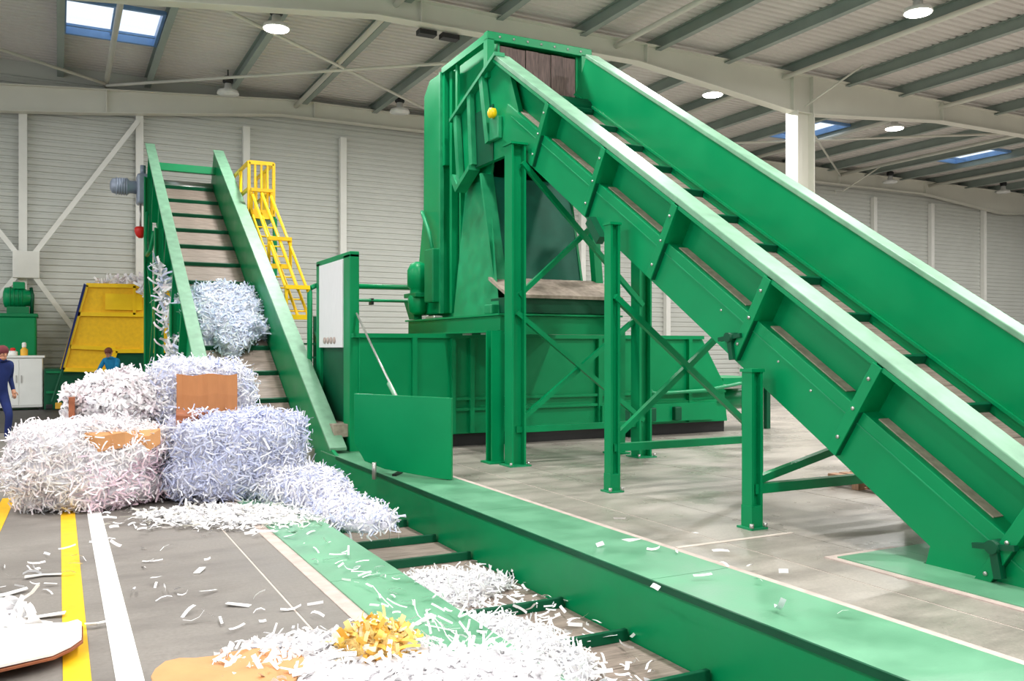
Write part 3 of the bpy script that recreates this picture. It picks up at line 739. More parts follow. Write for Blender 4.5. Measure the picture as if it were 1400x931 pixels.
# hydraulic pipes running to the outlet frame
MB().tube([(4.08, 15.95, 0.1), (4.08, 15.95, 2.7), (4.12, 15.95, 2.8), (4.2, 15.95, 2.84), (5.98, 15.75, 2.84)], 0.05, 8).build('hydraulic_pipe', 'green_paint', ba)
MB().tube([(4.3, 15.92, 2.58), (5.98, 15.75, 2.58)], 0.03, 8).build('hydraulic_pipe', 'green_worn', ba)
for x in (4.55, 5.2): MB().box((x, 15.80, 2.5), (x + .05, 15.95, 2.62)).build('pipe_clamp', 'black', ba)

# ---- hinged guard panel beside the pit
gp = thing('guard_panel', 'green sheet-metal guard panel standing on the pit cover beside the baler', 'panel', (4.0, 10.8, 0.016))
u = Vector((4.44 - 3.50, 10.25 - 11.32, 0)); L = u.length; u.normalize()
pts = [(0, 0.44), (0, 1.09), (L, 1.06), (L, 0.02), (L * .85, 0.03), (0.46, 0.11), (0.16, 0.20)]
V = []
nrm = Vector((-u.y, u.x, 0)) * 0.025
for sgn in (-1, 1):
    for s, z in pts:
        p = Vector((3.50, 11.32, z)) + u * s + nrm * sgn; V.append(p)
n = len(pts)
MB().add(V, [tuple(range(n)), tuple(range(2 * n - 1, n - 1, -1))] + [(i, i + n, (i + 1) % n + n, (i + 1) % n) for i in range(n)]).build('panel_sheet', 'green_paint', gp, bevel=0.006)
MB().tube([(3.92, 10.87, 1.06), (4.12, 12.4, 1.66), (4.28, 13.75, 2.25)], 0.018, 6).build('strut_rod', 'steel', gp)
MB().tube([(3.92, 10.87, 1.04), (3.97, 11.3, 1.21)], 0.032, 8).build('strut_barrel', 'green_edge', gp)
MB().bar((4.42, 10.3, 0.03), (4.62, 10.75, 0.03), 0.06, 0.03).build('foot', 'black', gp)
MB().bar((4.44, 10.32, 0.40), (4.60, 10.70, 0.05), 0.03, 0.03).build('foot', 'black', gp)
MB().bar((3.90, 10.90, 0.03), (4.08, 11.15, 0.03), 0.06, 0.03).build('foot', 'black', gp)
MB().tube([(3.66, 11.0, -0.02), (3.66, 11.0, 0.2)], 0.03, 8).build('latch', 'steel', gp)

# ================================================================== BACKGROUND MACHINES AND FURNITURE ON THE LEFT
ye = thing('wire_tie_machine', 'yellow mesh-guarded machine on green base behind the bales', 'machine', (1.6, 27.2, 0))
face = [(0.09, 1.10), (1.26, 1.06), (1.42, 1.60), (3.2, 1.60), (3.2, 3.44), (0.68, 3.42)]
MB().prism(face, 'y', 26.9, 28.8).build('guard_body', 'yellow_mesh', ye)
def fbar(p, q, w=0.11): MB().bar((p[0], 26.87, p[1]), (q[0], 26.87, q[1]), w, 0.08, up=(0, 1, 0)).build('guard_frame', 'yellow_paint', ye)
for a, b in zip(face, face[1:] + face[:1]): fbar(a, b)
fbar((0.45, 2.62), (3.2, 2.62)); fbar((0.28, 1.72), (1.42, 1.66)); fbar((1.9, 2.62), (1.9, 3.43), 0.07)
MB().box((1.15, 26.84, 2.75), (2.1, 26.88, 3.2)).build('guard_hatch', 'yellow_paint', ye)
MB().prism([(0.68, 3.42), (0.09, 1.1), (0.05, 1.1), (0.62, 3.46)], 'y', 26.8, 26.9).build('guard_edge', 'cloth_navy', ye)
MB().box((-0.35, 27.0, 0.0), (3.4, 28.9, 1.12)).build('machine_base', 'green_dark', ye, bevel=0.02)
MB().box((1.40, 26.9, 0.0), (3.4, 27.05, 1.58)).build('machine_cheek', 'green_dark', ye)
for z in (0.45, 1.0): MB().box((-0.3, 26.95, z), (3.3, 27.02, z + .06)).build('base_rail', 'green_machine', ye)
MB().bar((0.1, 26.6, 1.1), (-0.15, 26.4, 0.25), 0.05, 0.05).build('base_strut', 'green_dark', ye)
for k in range(5): MB().box((-0.3 + .22 * k, 26.45, 0.05), (-0.14 + .22 * k, 26.6, 0.18 + .04 * (k % 2))).build('roller_block', 'amber' if k % 2 else 'black', ye, bevel=0.02)

pu = thing('hydraulic_power_unit', 'green hydraulic power unit with motor on a tank behind the white cabinet', 'power unit', (-1.1, 28.8, 0))
MB().box((-2.0, 28.35, 0.0), (-0.56, 29.4, 2.58)).build('oil_tank', 'green_paint', pu, bevel=0.05)
MB().box((-2.05, 28.3, 2.56), (-0.52, 29.45, 2.66)).build('tank_lid', 'green_machine', pu, bevel=0.02)
MB().lathe([(0.16, -0.02), (0.28, 0.02), (0.30, 0.1), (0.30, 0.5), (0.24, 0.56), (0.24, 0.7), (0.14, 0.74)], (-1.38, 28.8, 3.12), 14, 'x').build('pump_motor', 'green_paint', pu)
MB().box((-1.3, 28.5, 2.66), (-0.75, 29.1, 2.86)).build('motor_foot', 'green_machine', pu)
MB().box((-1.15, 28.55, 3.36), (-0.85, 28.95, 3.56)).build('terminal_box', 'green_paint', pu, bevel=0.02)
MB().tube([(-0.68, 28.6, 2.66), (-0.66, 28.6, 3.2), (-0.7, 28.7, 3.4)], 0.05, 8).build('hose', 'green_dark', pu)
for k in range(4): MB().lathe([(0.305, 0), (0.325, 0.01), (0.325, 0.03), (0.305, 0.04)], (-1.24 + 0.1 * k, 28.8, 3.12), 14, 'x').build('cooling_fin', 'green_machine', pu)

cb = thing('storage_cabinet', 'white cabinet standing behind the worker at the left edge', 'cabinet', (-0.75, 27.4, 0))
MB().box((-1.5, 27.05, 0.08), (-0.38, 27.75, 1.42)).build('cabinet_body', 'white_cabinet', cb, bevel=0.02)
MB().box((-1.55, 27.0, 1.42), (-0.33, 27.8, 1.48)).build('cabinet_top', 'white_cabinet', cb, bevel=0.01)
for x0 in (-1.48, -0.93):
    d = MB().box((x0, 27.03, 0.14), (x0 + .53, 27.055, 1.38)).build('cabinet_door', 'white_cabinet', cb, bevel=0.006)
    MB().box((x0 + (.46 if x0 < -1 else .03), 27.01, 0.75), (x0 + (.49 if x0 < -1 else .06), 27.03, 0.95)).build('handle', 'steel', d)
for x in (-1.45, -0.48): MB().box((x, 27.1, 0), (x + .08, 27.7, 0.09)).build('foot', 'black', cb)
bt = thing('spray_bottle', 'small bottle with amber body and white top on the cabinet', 'bottle', (-0.83, 27.25, 1.48))
MB().lathe([(0.085, 0.0), (0.09, 0.02), (0.09, 0.16), (0.05, 0.2), (0.045, 0.22)], (-0.83, 27.25, 1.48), 12).build('bottle_body', 'amber', bt)
MB().lathe([(0.05, 0.22), (0.055, 0.24), (0.055, 0.33), (0.03, 0.36)], (-0.83, 27.25, 1.48), 12).build('bottle_cap', 'line_white', bt)
bt = thing('spray_bottle', 'low white and red canister on the cabinet behind the worker', 'bottle', (-1.1, 27.3, 1.48))
MB().lathe([(0.11, 0.0), (0.12, 0.02), (0.12, 0.10), (0.08, 0.13)], (-1.1, 27.3, 1.48), 12).build('bottle_body', 'line_white', bt)
MB().lathe([(0.06, 0.13), (0.065, 0.14), (0.065, 0.19), (0.04, 0.21)], (-1.1, 27.3, 1.48), 12).build('bottle_cap', 'red', bt)

# ---- wooden pallet beyond the right conveyor
PXO = 0.45
pa = thing('wooden_pallet', 'small wooden pallet on the floor behind the inclined conveyor', 'pallet', (8.9, 7.4, 0))
for k in range(5): MB().box((PXO + 8.0 + .19 * k, 7.0, 0.12), (PXO + 8.14 + .19 * k, 7.85, 0.145)).build('deck_board', 'wood', pa)
for y in (7.0, 7.38, 7.75):
    MB().box((PXO + 8.0, y, 0.0), (PXO + 8.9, y + .1, 0.025)).build('base_board', 'wood', pa)
    for x in (PXO + 8.0, PXO + 8.4, PXO + 8.8): MB().box((x, y, 0.025), (x + .1, y + .1, 0.12)).build('block', 'wood', pa)

# ================================================================== PAPER
WHITE = [(1, 1, 1), (1, 1, 1), (0.96, 0.96, 0.97), (1, 0.97, 0.96), (0.88, 0.89, 0.93)]
LILAC = [(0.76, 0.79, 0.96), (0.86, 0.88, 1.0), (0.68, 0.72, 0.93), (0.97, 0.97, 1), (0.60, 0.65, 0.88)]
ROSE = [(0.97, 0.78, 0.84), (0.92, 0.70, 0.79), (1, 0.90, 0.93), (0.84, 0.68, 0.80)]
PINK = [(1, 0.92, 0.94), (0.96, 0.86, 0.89), (1, 0.97, 0.97), (0.90, 0.82, 0.87), (1, 1, 1)]
BLUE = [(0.76, 0.83, 0.98), (0.86, 0.91, 1.0), (0.68, 0.76, 0.94), (0.94, 0.96, 1.0)]
AMB = [(0.9, 0.5, 0.08), (1.0, 0.72, 0.18), (1.0, 0.82, 0.35), (0.98, 0.62, 0.12), (1.0, 0.92, 0.65)]

def strips(name, P, N, pal, parent=None, length=(0.06, 0.17), width=(0.009, 0.020), lift=0.5, curl=1.0, m='paper_strip'):
    """many bent paper ribbons, one mesh; P points, N normals (arrays)"""
    n = len(P); S = 4
    P = np.asarray(P, float); N = np.asarray(N, float)
    R = rng.normal(size=(n, 3)); T = np.cross(N, R); T /= np.linalg.norm(T, axis=1, keepdims=True) + 1e-9
    D = T + N * (rng.random((n, 1)) * lift - 0.12 * lift); D /= np.linalg.norm(D, axis=1, keepdims=True)
    Wd = np.cross(D, N + 0.6 * rng.normal(size=(n, 3))); Wd /= np.linalg.norm(Wd, axis=1, keepdims=True) + 1e-9
    U = np.cross(Wd, D)
    Ln = rng.uniform(*length, size=(n, 1)); Wi = rng.uniform(*width, size=(n, 1)) / 2
    bend = rng.normal(size=(n, 1)) * curl
    V = np.zeros((n, S * 2, 3)); pos = P.copy()
    for k in range(S):
        ang = bend * (k / (S - 1) - 0.5) * 1.6
        if k: pos = pos + (D * np.cos(ang) + U * np.sin(ang)) * (Ln / (S - 1))
        V[:, 2 * k] = pos - Wd * Wi; V[:, 2 * k + 1] = pos + Wd * Wi
    base = (np.arange(n) * S * 2)[:, None]
    F = np.concatenate([np.stack([base[:, 0] + 2 * k, base[:, 0] + 2 * k + 1, base[:, 0] + 2 * k + 3, base[:, 0] + 2 * k + 2], 1)[:, None, :] for k in range(S - 1)], 1).reshape(-1, 4)
    me = bpy.data.meshes.new(name)
    nv = n * S * 2; nf = len(F)
    off = np.array(world_of(parent)) if parent else np.zeros(3)
    me.vertices.add(nv); me.vertices.foreach_set('co', (V.reshape(-1, 3) - off).ravel())
    me.loops.add(nf * 4); me.loops.foreach_set('vertex_index', F.ravel().astype(np.int32))
    me.polygons.add(nf); me.polygons.foreach_set('loop_start', np.arange(0, nf * 4, 4, dtype=np.int32))
    me.update(calc_edges=True)
    pal = np.array(pal); c = pal[rng.integers(0, len(pal), n)]
    colr = np.ones((n, S * 2, 4)); colr[:, :, :3] = c[:, None, :]
    at = me.attributes.new('tint', 'FLOAT_COLOR', 'POINT'); at.data.foreach_set('color', colr.ravel())
    me.materials.append(MATS[m])
    o = bpy.data.objects.new(name, me); COL.objects.link(o)
    if parent: o.parent = parent
    tag(o, kind='stuff')
    return o

def lump(name, c, size, parent, tint, seed=0, amp=0.12, power=4.0, res=26, rot=0.0, ground=None, fscale=2.2):
    """a lumpy rounded block; returns object, surface points and normals (world)"""
    bm = bmesh.new(); bmesh.ops.create_cube(bm, size=2); bmesh.ops.subdivide_edges(bm, edges=bm.edges, cuts=res // 2, use_grid_fill=True)
    cr, sr = math.cos(rot), math.sin(rot)
    for v in bm.verts:
        p = v.co.copy(); q = (abs(p.x) ** power + abs(p.y) ** power + abs(p.z) ** power) ** (1 / power)
        p /= q
        s = Vector((p.x * size[0] / 2, p.y * size[1] / 2, p.z * size[2] / 2))
        w = s + Vector((seed * 7.3, seed * 3.1, seed))
        k = 1 + amp * (noise.noise(w * fscale) + 0.5 * noise.noise(w * fscale * 2.7))
        s *= k
        s = Vector((s.x * cr - s.y * sr, s.x * sr + s.y * cr, s.z))
        v.co = Vector(c) + s
        if ground is not None and v.co.z < ground: v.co.z = ground
    bm.normal_update()
    fs = [f for f in bm.faces if f.calc_area() > 1e-6]
    A = np.array([f.calc_area() for f in fs]); C = np.array([f.calc_center_median()[:] for f in fs]); N = np.array([f.normal[:] for f in fs])
    me = bpy.data.meshes.new(name)
    off = world_of(parent) if parent else Vector((0, 0, 0))
    for v in bm.verts: v.co -= off
    bm.to_mesh(me); bm.free()
    for p in me.polygons: p.use_smooth = True
    at = me.attributes.new('tint', 'FLOAT_COLOR', 'POINT'); at.data.foreach_set('color', np.tile(np.array(tint + (1,)), len(me.vertices)))
    me.materials.append(MATS['paper_core'])
    o = bpy.data.objects.new(name, me); COL.objects.link(o)
    if parent: o.parent = parent
    return o, (A, C, N)

def sample(surf, n, jit=0.03):
    A, C, N = surf
    i = rng.choice(len(A), n, p=A / A.sum())
    return C[i] + rng.normal(size=(n, 3)) * jit, N[i]

def bale(label, c, size, tint, pal, n, seed, amp=0.12, rot=0.0, ground=0.0, power=4.0, extra=(), **kw):
    t = thing('paper_bale', label, 'paper bale', (c[0], c[1], c[2] - size[2] / 2))
    o, s = lump('bale_core', c, size, t, tint, seed, amp, power, rot=rot, ground=ground)
    P, N = sample(s, n); keep = P[:, 2] > ground + 0.01; P, N = P[keep], N[keep]
    if extra:                                    # a patch of other-coloured shreds on part of the bale
        x0, x1, z1, pal2 = extra
        inn = (P[:, 0] > x0) & (P[:, 0] < x1) & (P[:, 2] < z1 + 0.15 * np.sin(P[:, 0] * 9)) & (rng.random(len(P)) < 0.8)
        strips('tinted_strips', P[inn], N[inn], pal2, t); P, N = P[~inn], N[~inn]
    strips('paper_strips', P, N, pal, t, **kw)
    return t

bale('white shredded paper bale on the floor at the left, crossing the lane lines', (0.33, 10.75, 0.42), (1.5, 1.5, 0.90), (0.92, 0.92, 0.94), WHITE + PINK[:3], 11000, 1, amp=0.2, ground=0.01, power=3.2, extra=(0.25, 1.2, 0.5, ROSE))
bale('lilac shredded paper bale on the floor, closest to the conveyor pit', (1.80, 10.55, 0.44), (1.42, 1.35, 0.94), (0.80, 0.83, 0.95), LILAC, 11000, 2, amp=0.17, ground=0.01, power=5)
bale('pinkish white fluffy paper bundle on top of the white bale', (0.62, 11.35, 1.07), (1.0, 0.8, 0.56), (0.97, 0.92, 0.94), PINK + WHITE, 3600, 3, amp=0.34, ground=0.80, power=2.4, length=(0.07, 0.18), width=(0.018, 0.042), curl=1.4)
bale('white paper bale with a cardboard square on its front, stacked atop', (1.55, 11.42, 1.16), (1.12, 0.8, 0.70), (0.86, 0.88, 0.97), LILAC + WHITE, 4600, 4, ground=0.83)
# cardboard pieces on the bales
BY = 10.885
cbp = thing('cardboard_sheet', 'upright brown cardboard square against the upper stacked bale', 'cardboard', (1.55, 10.93, 0.86))
m = MB(); nx = 12; V = []
for j, z in enumerate((0.92, 1.14, 1.38)):
    for i in range(nx + 1):
        x = 1.23 + 0.68 * i / nx; V.append((x, BY + 0.012 * math.sin(i * 1.7) - 0.015 * (j == 1), z + 0.012 * math.sin(i * .9 + j)))
for j in range(2): m.add(V, [(j * (nx + 1) + i, j * (nx + 1) + i + 1, (j + 1) * (nx + 1) + i + 1, (j + 1) * (nx + 1) + i) for i in range(nx)]) if j == 0 else m.f.extend([((j) * (nx + 1) + i, j * (nx + 1) + i + 1, (j + 1) * (nx + 1) + i + 1, (j + 1) * (nx + 1) + i) for i in range(nx)]) or m.s.extend([False] * nx)
o = m.build('board', 'cardboard', cbp); sm = o.modifiers.new('thick', 'SOLIDIFY'); sm.thickness = 0.03
def flat_board(name, label, pts, z, m_, th=0.03, warp=0.02, seed=0, cat='cardboard'):
    """an irregular flat board with a gently warped top"""
    n = len(pts); cx = sum(p[0] for p in pts) / n; cy_ = sum(p[1] for p in pts) / n
    V = [(cx, cy_, z + th)] + [(x, y, z + th + warp * noise.noise(Vector((x * 3, y * 3, seed)))) for x, y in pts] + [(x, y, z + warp * noise.noise(Vector((x * 3, y * 3, seed)))) for x, y in pts] + [(cx, cy_, z)]
    F = [(0, 1 + i, 1 + (i + 1) % n) for i in range(n)] + [(1 + i, 1 + n + i, 1 + n + (i + 1) % n, 1 + (i + 1) % n) for i in range(n)] + [(1 + 2 * n, 1 + n + (i + 1) % n, 1 + n + i) for i in range(n)]
    o = MB().add(V, F).build(name, m_, None, loc=(cx, cy_, z)); tag(o, label, cat); return o
flat_board('cardboard_slab', 'pale brown cardboard slab wedged between the stacked left bales', [(0.24, 10.12), (0.36, 10.07), (0.48, 10.10), (0.62, 10.04), (0.74, 10.08), (0.85, 10.04), (0.97, 10.08), (1.0, 10.7), (0.40, 10.75)], 0.64, 'cardboard_pale', 0.16, 0.14, 1)
flat_board('cardboard_scrap', 'crumpled dark brown cardboard scrap between the right-hand bales', [(1.14, 10.20), (1.30, 10.15), (1.48, 10.25), (1.42, 10.6), (1.18, 10.55)], 0.82, 'cardboard_dark', 0.15, 0.10, 2)
flat_board('cardboard_edge', 'brown cardboard strip standing at the left end of the upper bundle', [(0.10, 11.0), (0.16, 10.98), (0.18, 11.3), (0.12, 11.3)], 0.78, 'cardboard_dark', 0.36, 0.02, 3)

def heap(name, label, c, size, tint, pal, n, seed, ground, power=2.2, rot=0.0, tilt=0.0, amp=0.25, **kw):
    t = thing(name, label, 'shredded paper', (c[0], c[1], ground), kind='stuff')
    o, s = lump('heap_core', c, size, t, tint, seed, amp, power, rot=rot, ground=None if tilt else ground)
    o['kind'] = 'stuff'
    P, N = sample(s, n, 0.02)
    keep = N[:, 2] > -0.3
    strips('paper_strips', P[keep], N[keep], pal, t, **kw)
    if tilt:
        t.location = c
        for ch in t.children:
            ch.matrix_parent_inverse = Matrix.Identity(4)
            for v in ch.data.vertices: v.co += Vector((0, 0, ground)) - Vector((0, 0, c[2]))
        t.rotation_euler = (tilt, 0, 0)
    return t
# paper riding up the incline
by = 19.0
heap('shredded_paper_heap', 'pale blue shredded paper heap riding up the left incline', (3.08, by, belt_z(by) + 0.12), (1.5, 2.2, 0.72), (0.86, 0.90, 1.0), BLUE, 5200, 5, belt_z(by) + 0.12, power=3.6, tilt=LA, amp=0.42, curl=1.3, lift=0.28, length=(0.1, 0.24), width=(0.016, 0.04))
# spill from the lilac bale into the pit
heap('shredded_paper_spill', 'lilac shredded paper spilling from the bale over the pit edge', (2.42, 9.75, 0.06), (0.75, 1.7, 0.56), (0.84, 0.86, 0.97), LILAC + WHITE, 4200, 6, -0.02, power=2.2, rot=0.25, amp=0.3)
heap('shredded_paper_spill', 'white shredded paper tongue at the far end of the pit', (2.60, 8.55, -0.02), (0.62, 1.1, 0.36), (0.92, 0.93, 1.0), WHITE + LILAC, 2000, 16, -0.05, power=2.2, rot=0.3, amp=0.3)
# loose litter
def litter(label, n, xy, z, pal, spread, length=(0.05, 0.16), width=(0.012, 0.03), flat=0.25, name='loose_paper'):
    t = []
    for _ in range(n):
        a, b = random.choice(xy); t.append((a + random.gauss(0, spread[0]), b + random.gauss(0, spread[1]), z + random.random() * 0.03))
    P = np.array(t); N = np.tile([0, 0, 1.0], (n, 1)) + rng.normal(size=(n, 3)) * 0.1
    o = strips(name, P, N, pal, None, length, width, lift=flat, curl=0.6)
    tag(o, label, 'shredded paper', kind='stuff'); return o
litter('loose white paper shreds strewn in front of the two floor bales', 2200, [(1.0 + .12 * i, 9.35 - .05 * i) for i in range(10)] + [(1.5, 8.9), (1.8, 8.8), (2.0, 8.7)], 0.012, WHITE + [(0.95, 0.93, 0.85)], (0.22, 0.28))
litter('few paper shreds scattered on the left green cover plate', 70, [(1.95, 6.9), (2.0, 6.3), (2.05, 5.6), (2.0, 4.9), (2.1, 4.4)], 0.025, WHITE, (0.12, 0.35), width=(0.008, 0.018))
litter('few paper shreds scattered on the grey floor left of the pit', 60, [(0.6, 7.6), (0.8, 6.8), (-0.1, 7.4), (0.9, 6.0), (1.2, 5.7), (0.45, 8.2), (-0.3, 7.0)], 0.012, WHITE, (0.25, 0.35), width=(0.01, 0.025))
litter('paper bits on the right green cover plate and concrete', 14, [(4.2, 5.2), (4.4, 4.6), (4.9, 6.4), (5.2, 7.1)], 0.03, WHITE, (0.3, 0.4), width=(0.02, 0.04))
heap('shredded_paper_heap', 'white shredded paper heap lying on the middle of the pit belt', (3.05, 7.2, -0.48), (1.1, 0.8, 0.26), (0.97, 0.97, 0.98), WHITE, 2600, 7, -0.52, rot=0.3, amp=0.3)
heap('shredded_paper_heap', 'white shredded paper heap on the near end of the pit belt', (2.85, 5.5, -0.49), (0.8, 1.6, 0.26), (0.97, 0.97, 0.98), WHITE, 4200, 8, -0.52, rot=0.1, amp=0.3)
litter('loose shreds spread over the pit belt between the heaps', 700, [(2.8, 4.6), (3.1, 5.0), (3.2, 5.8), (3.0, 6.4), (3.3, 6.9), (2.6, 4.2)], -0.47, WHITE, (0.25, 0.4))
# foreground heap
heap('shredded_paper_heap', 'white torn paper heap spread across the bottom of the picture', (1.52, 4.28, 0.0), (1.9, 0.9, 0.17), (0.99, 0.99, 0.99), WHITE[:3], 2600, 9, 0.006, power=2.4, rot=-0.75, amp=0.28, length=(0.05, 0.16), width=(0.012, 0.03))
heap('shredded_paper_tuft', 'tuft of orange and yellow paper on the foreground heap', (1.52, 4.53, 0.10), (0.34, 0.28, 0.15), (1.0, 0.72, 0.25), AMB, 420, 10, 0.03, rot=0, amp=0.3, length=(0.06, 0.14), width=(0.015, 0.035), curl=2.6, lift=1.6)
litter('thin white strips at the edge of the foreground heap on the green plate', 60, [(2.0, 4.6), (2.1, 4.3), (2.15, 4.0), (1.8, 4.9)], 0.04, WHITE[:3], (0.12, 0.15), length=(0.08, 0.2), width=(0.006, 0.014), flat=0.8)
flat_board('cardboard_sheet', 'tan cardboard sheet on the floor at the bottom of the white line', [(0.76 + 0.36 * math.cos(a) * (1 + .05 * math.sin(3 * a)), 4.50 + 0.36 * math.sin(a)) for a in np.linspace(0, 2 * math.pi, 26, endpoint=False)], 0.08, 'cardboard_pale', 0.012, 0.05, 4)
# curled white board at the lower left corner
c = (-0.33, 5.55)
pts = [(c[0] + 0.44 * math.cos(a) * (1.05 if math.cos(a) > 0 else 1.6), c[1] + 0.42 * math.sin(a)) for a in np.linspace(0, 2 * math.pi, 22, endpoint=False)]
pts[0] = (0.12, 5.74); pts[1] = (0.10, 5.80)
flat_board('round_paper_board', 'white round-edged paper board lying at the lower left corner', pts, 0.06, 'paper_flat', 0.015, 0.05, 5, 'paper')
MB_pts = [(p[0] - .0, p[1] - .0) for p in pts]
flat_board('round_cardboard', 'brown card disc under the white board at the lower left corner', [(x * 1.0 + .008, y - .012) for x, y in MB_pts], 0.04, 'cardboard_dark', 0.012, 0.05, 5)
heap('crumpled_paper', 'crumpled white paper beside the round board at the lower left corner', (-0.36, 6.02, 0.04), (0.4, 0.3, 0.2), (0.99, 0.99, 0.99), WHITE[:3], 160, 21, 0.006, amp=0.4, length=(0.08, 0.2), width=(0.03, 0.07))
del bpy.context.scene.objects['crumpled_paper']['kind']
def scrap(label, pts, z=0.012, seed=0): return flat_board('paper_scrap', label, pts, z, 'paper_flat', 0.006, 0.03, seed, 'paper scrap')
def ribbon(x, y, a, l, w, bend=0.0):
    ca, sa = math.cos(a), math.sin(a)
    q = [(-l / 2, -w / 2), (0, -w / 2 + bend), (l / 2, -w / 2), (l / 2, w / 2), (0, w / 2 + bend), (-l / 2, w / 2)]
    return [(x + u_ * ca - v_ * sa, y + u_ * sa + v_ * ca) for u_, v_ in q]
scrap('long white paper scrap crossing another beside the yellow line', ribbon(-0.14, 6.25, -0.15, 0.36, 0.06, 0.02), 0.012, 1)
scrap('slanted white paper scrap under the crossing one by the yellow line', ribbon(-0.16, 6.18, -0.9, 0.34, 0.06), 0.02, 2)
scrap('short white paper scrap lying against the lower left paper board', ribbon(-0.22, 6.02, 0.1, 0.2, 0.10, 0.02), 0.09, 3)
scrap('white paper scrap at the left edge, farthest from the paper board', ribbon(-0.33, 6.95, 0.2, 0.28, 0.05, -0.03), 0.012, 4)
scrap('forked white paper scrap left of the yellow line', ribbon(-0.10, 7.35, 0.0, 0.24, 0.06, 0.04), 0.012, 5)
scrap('small bent white paper scrap between the yellow and white lines', ribbon(0.205, 5.9, 0.1, 0.13, 0.02, -0.03), 0.012, 6)
scrap('white paper scrap on the green cover plate by the pit', ribbon(2.0, 5.05, 0.6, 0.2, 0.045), 0.022, 7)
scrap('white paper scrap in the middle of the grey floor', ribbon(0.95, 7.0, 1.1, 0.13, 0.05), 0.012, 8)
scrap('pale paper scrap on the grey floor nearer the joint line', ribbon(1.05, 5.95, -0.6, 0.16, 0.05), 0.012, 9)
scrap('white paper scrap on the right green cover plate', ribbon(4.46, 6.35, 0.3, 0.16, 0.09), 0.02, 10)
# ragged paper hanging on the incline's left leg and lying on the yellow guard
def drape(label, pts, n, pal, spread, **kw):
    P = []
    for _ in range(n):
        i = random.randrange(len(pts) - 1); f = random.random()
        P.append([pts[i][k] * (1 - f) + pts[i + 1][k] * f + random.gauss(0, spread) for k in range(3)])
    N = np.tile([-0.3, -1.0, 0.2], (n, 1)) + rng.normal(size=(n, 3)) * 0.3; N /= np.linalg.norm(N, axis=1, keepdims=True)
    return tag(strips('hanging_paper', np.array(P), N, pal, None, lift=0.7, **kw), label, 'shredded paper', kind='stuff')
drape('torn paper and rags hanging down the left cheek of the incline', [(1.98, 20.9, 3.6), (1.99, 20.3, 3.1), (2.0, 19.6, 2.4), (2.0, 18.9, 1.8), (2.02, 18.3, 1.3)], 230, LILAC + WHITE + PINK, 0.04, length=(0.12, 0.3), width=(0.03, 0.06))
drape('white waste paper heaped along the top of the yellow guard', [(1.0, 27.3, 3.5), (1.6, 27.2, 3.52), (1.95, 27.0, 3.6), (2.15, 26.8, 3.5), (2.2, 26.7, 3.2), (2.2, 26.6, 3.7)], 300, WHITE + PINK, 0.05, length=(0.12, 0.3), width=(0.04, 0.08))

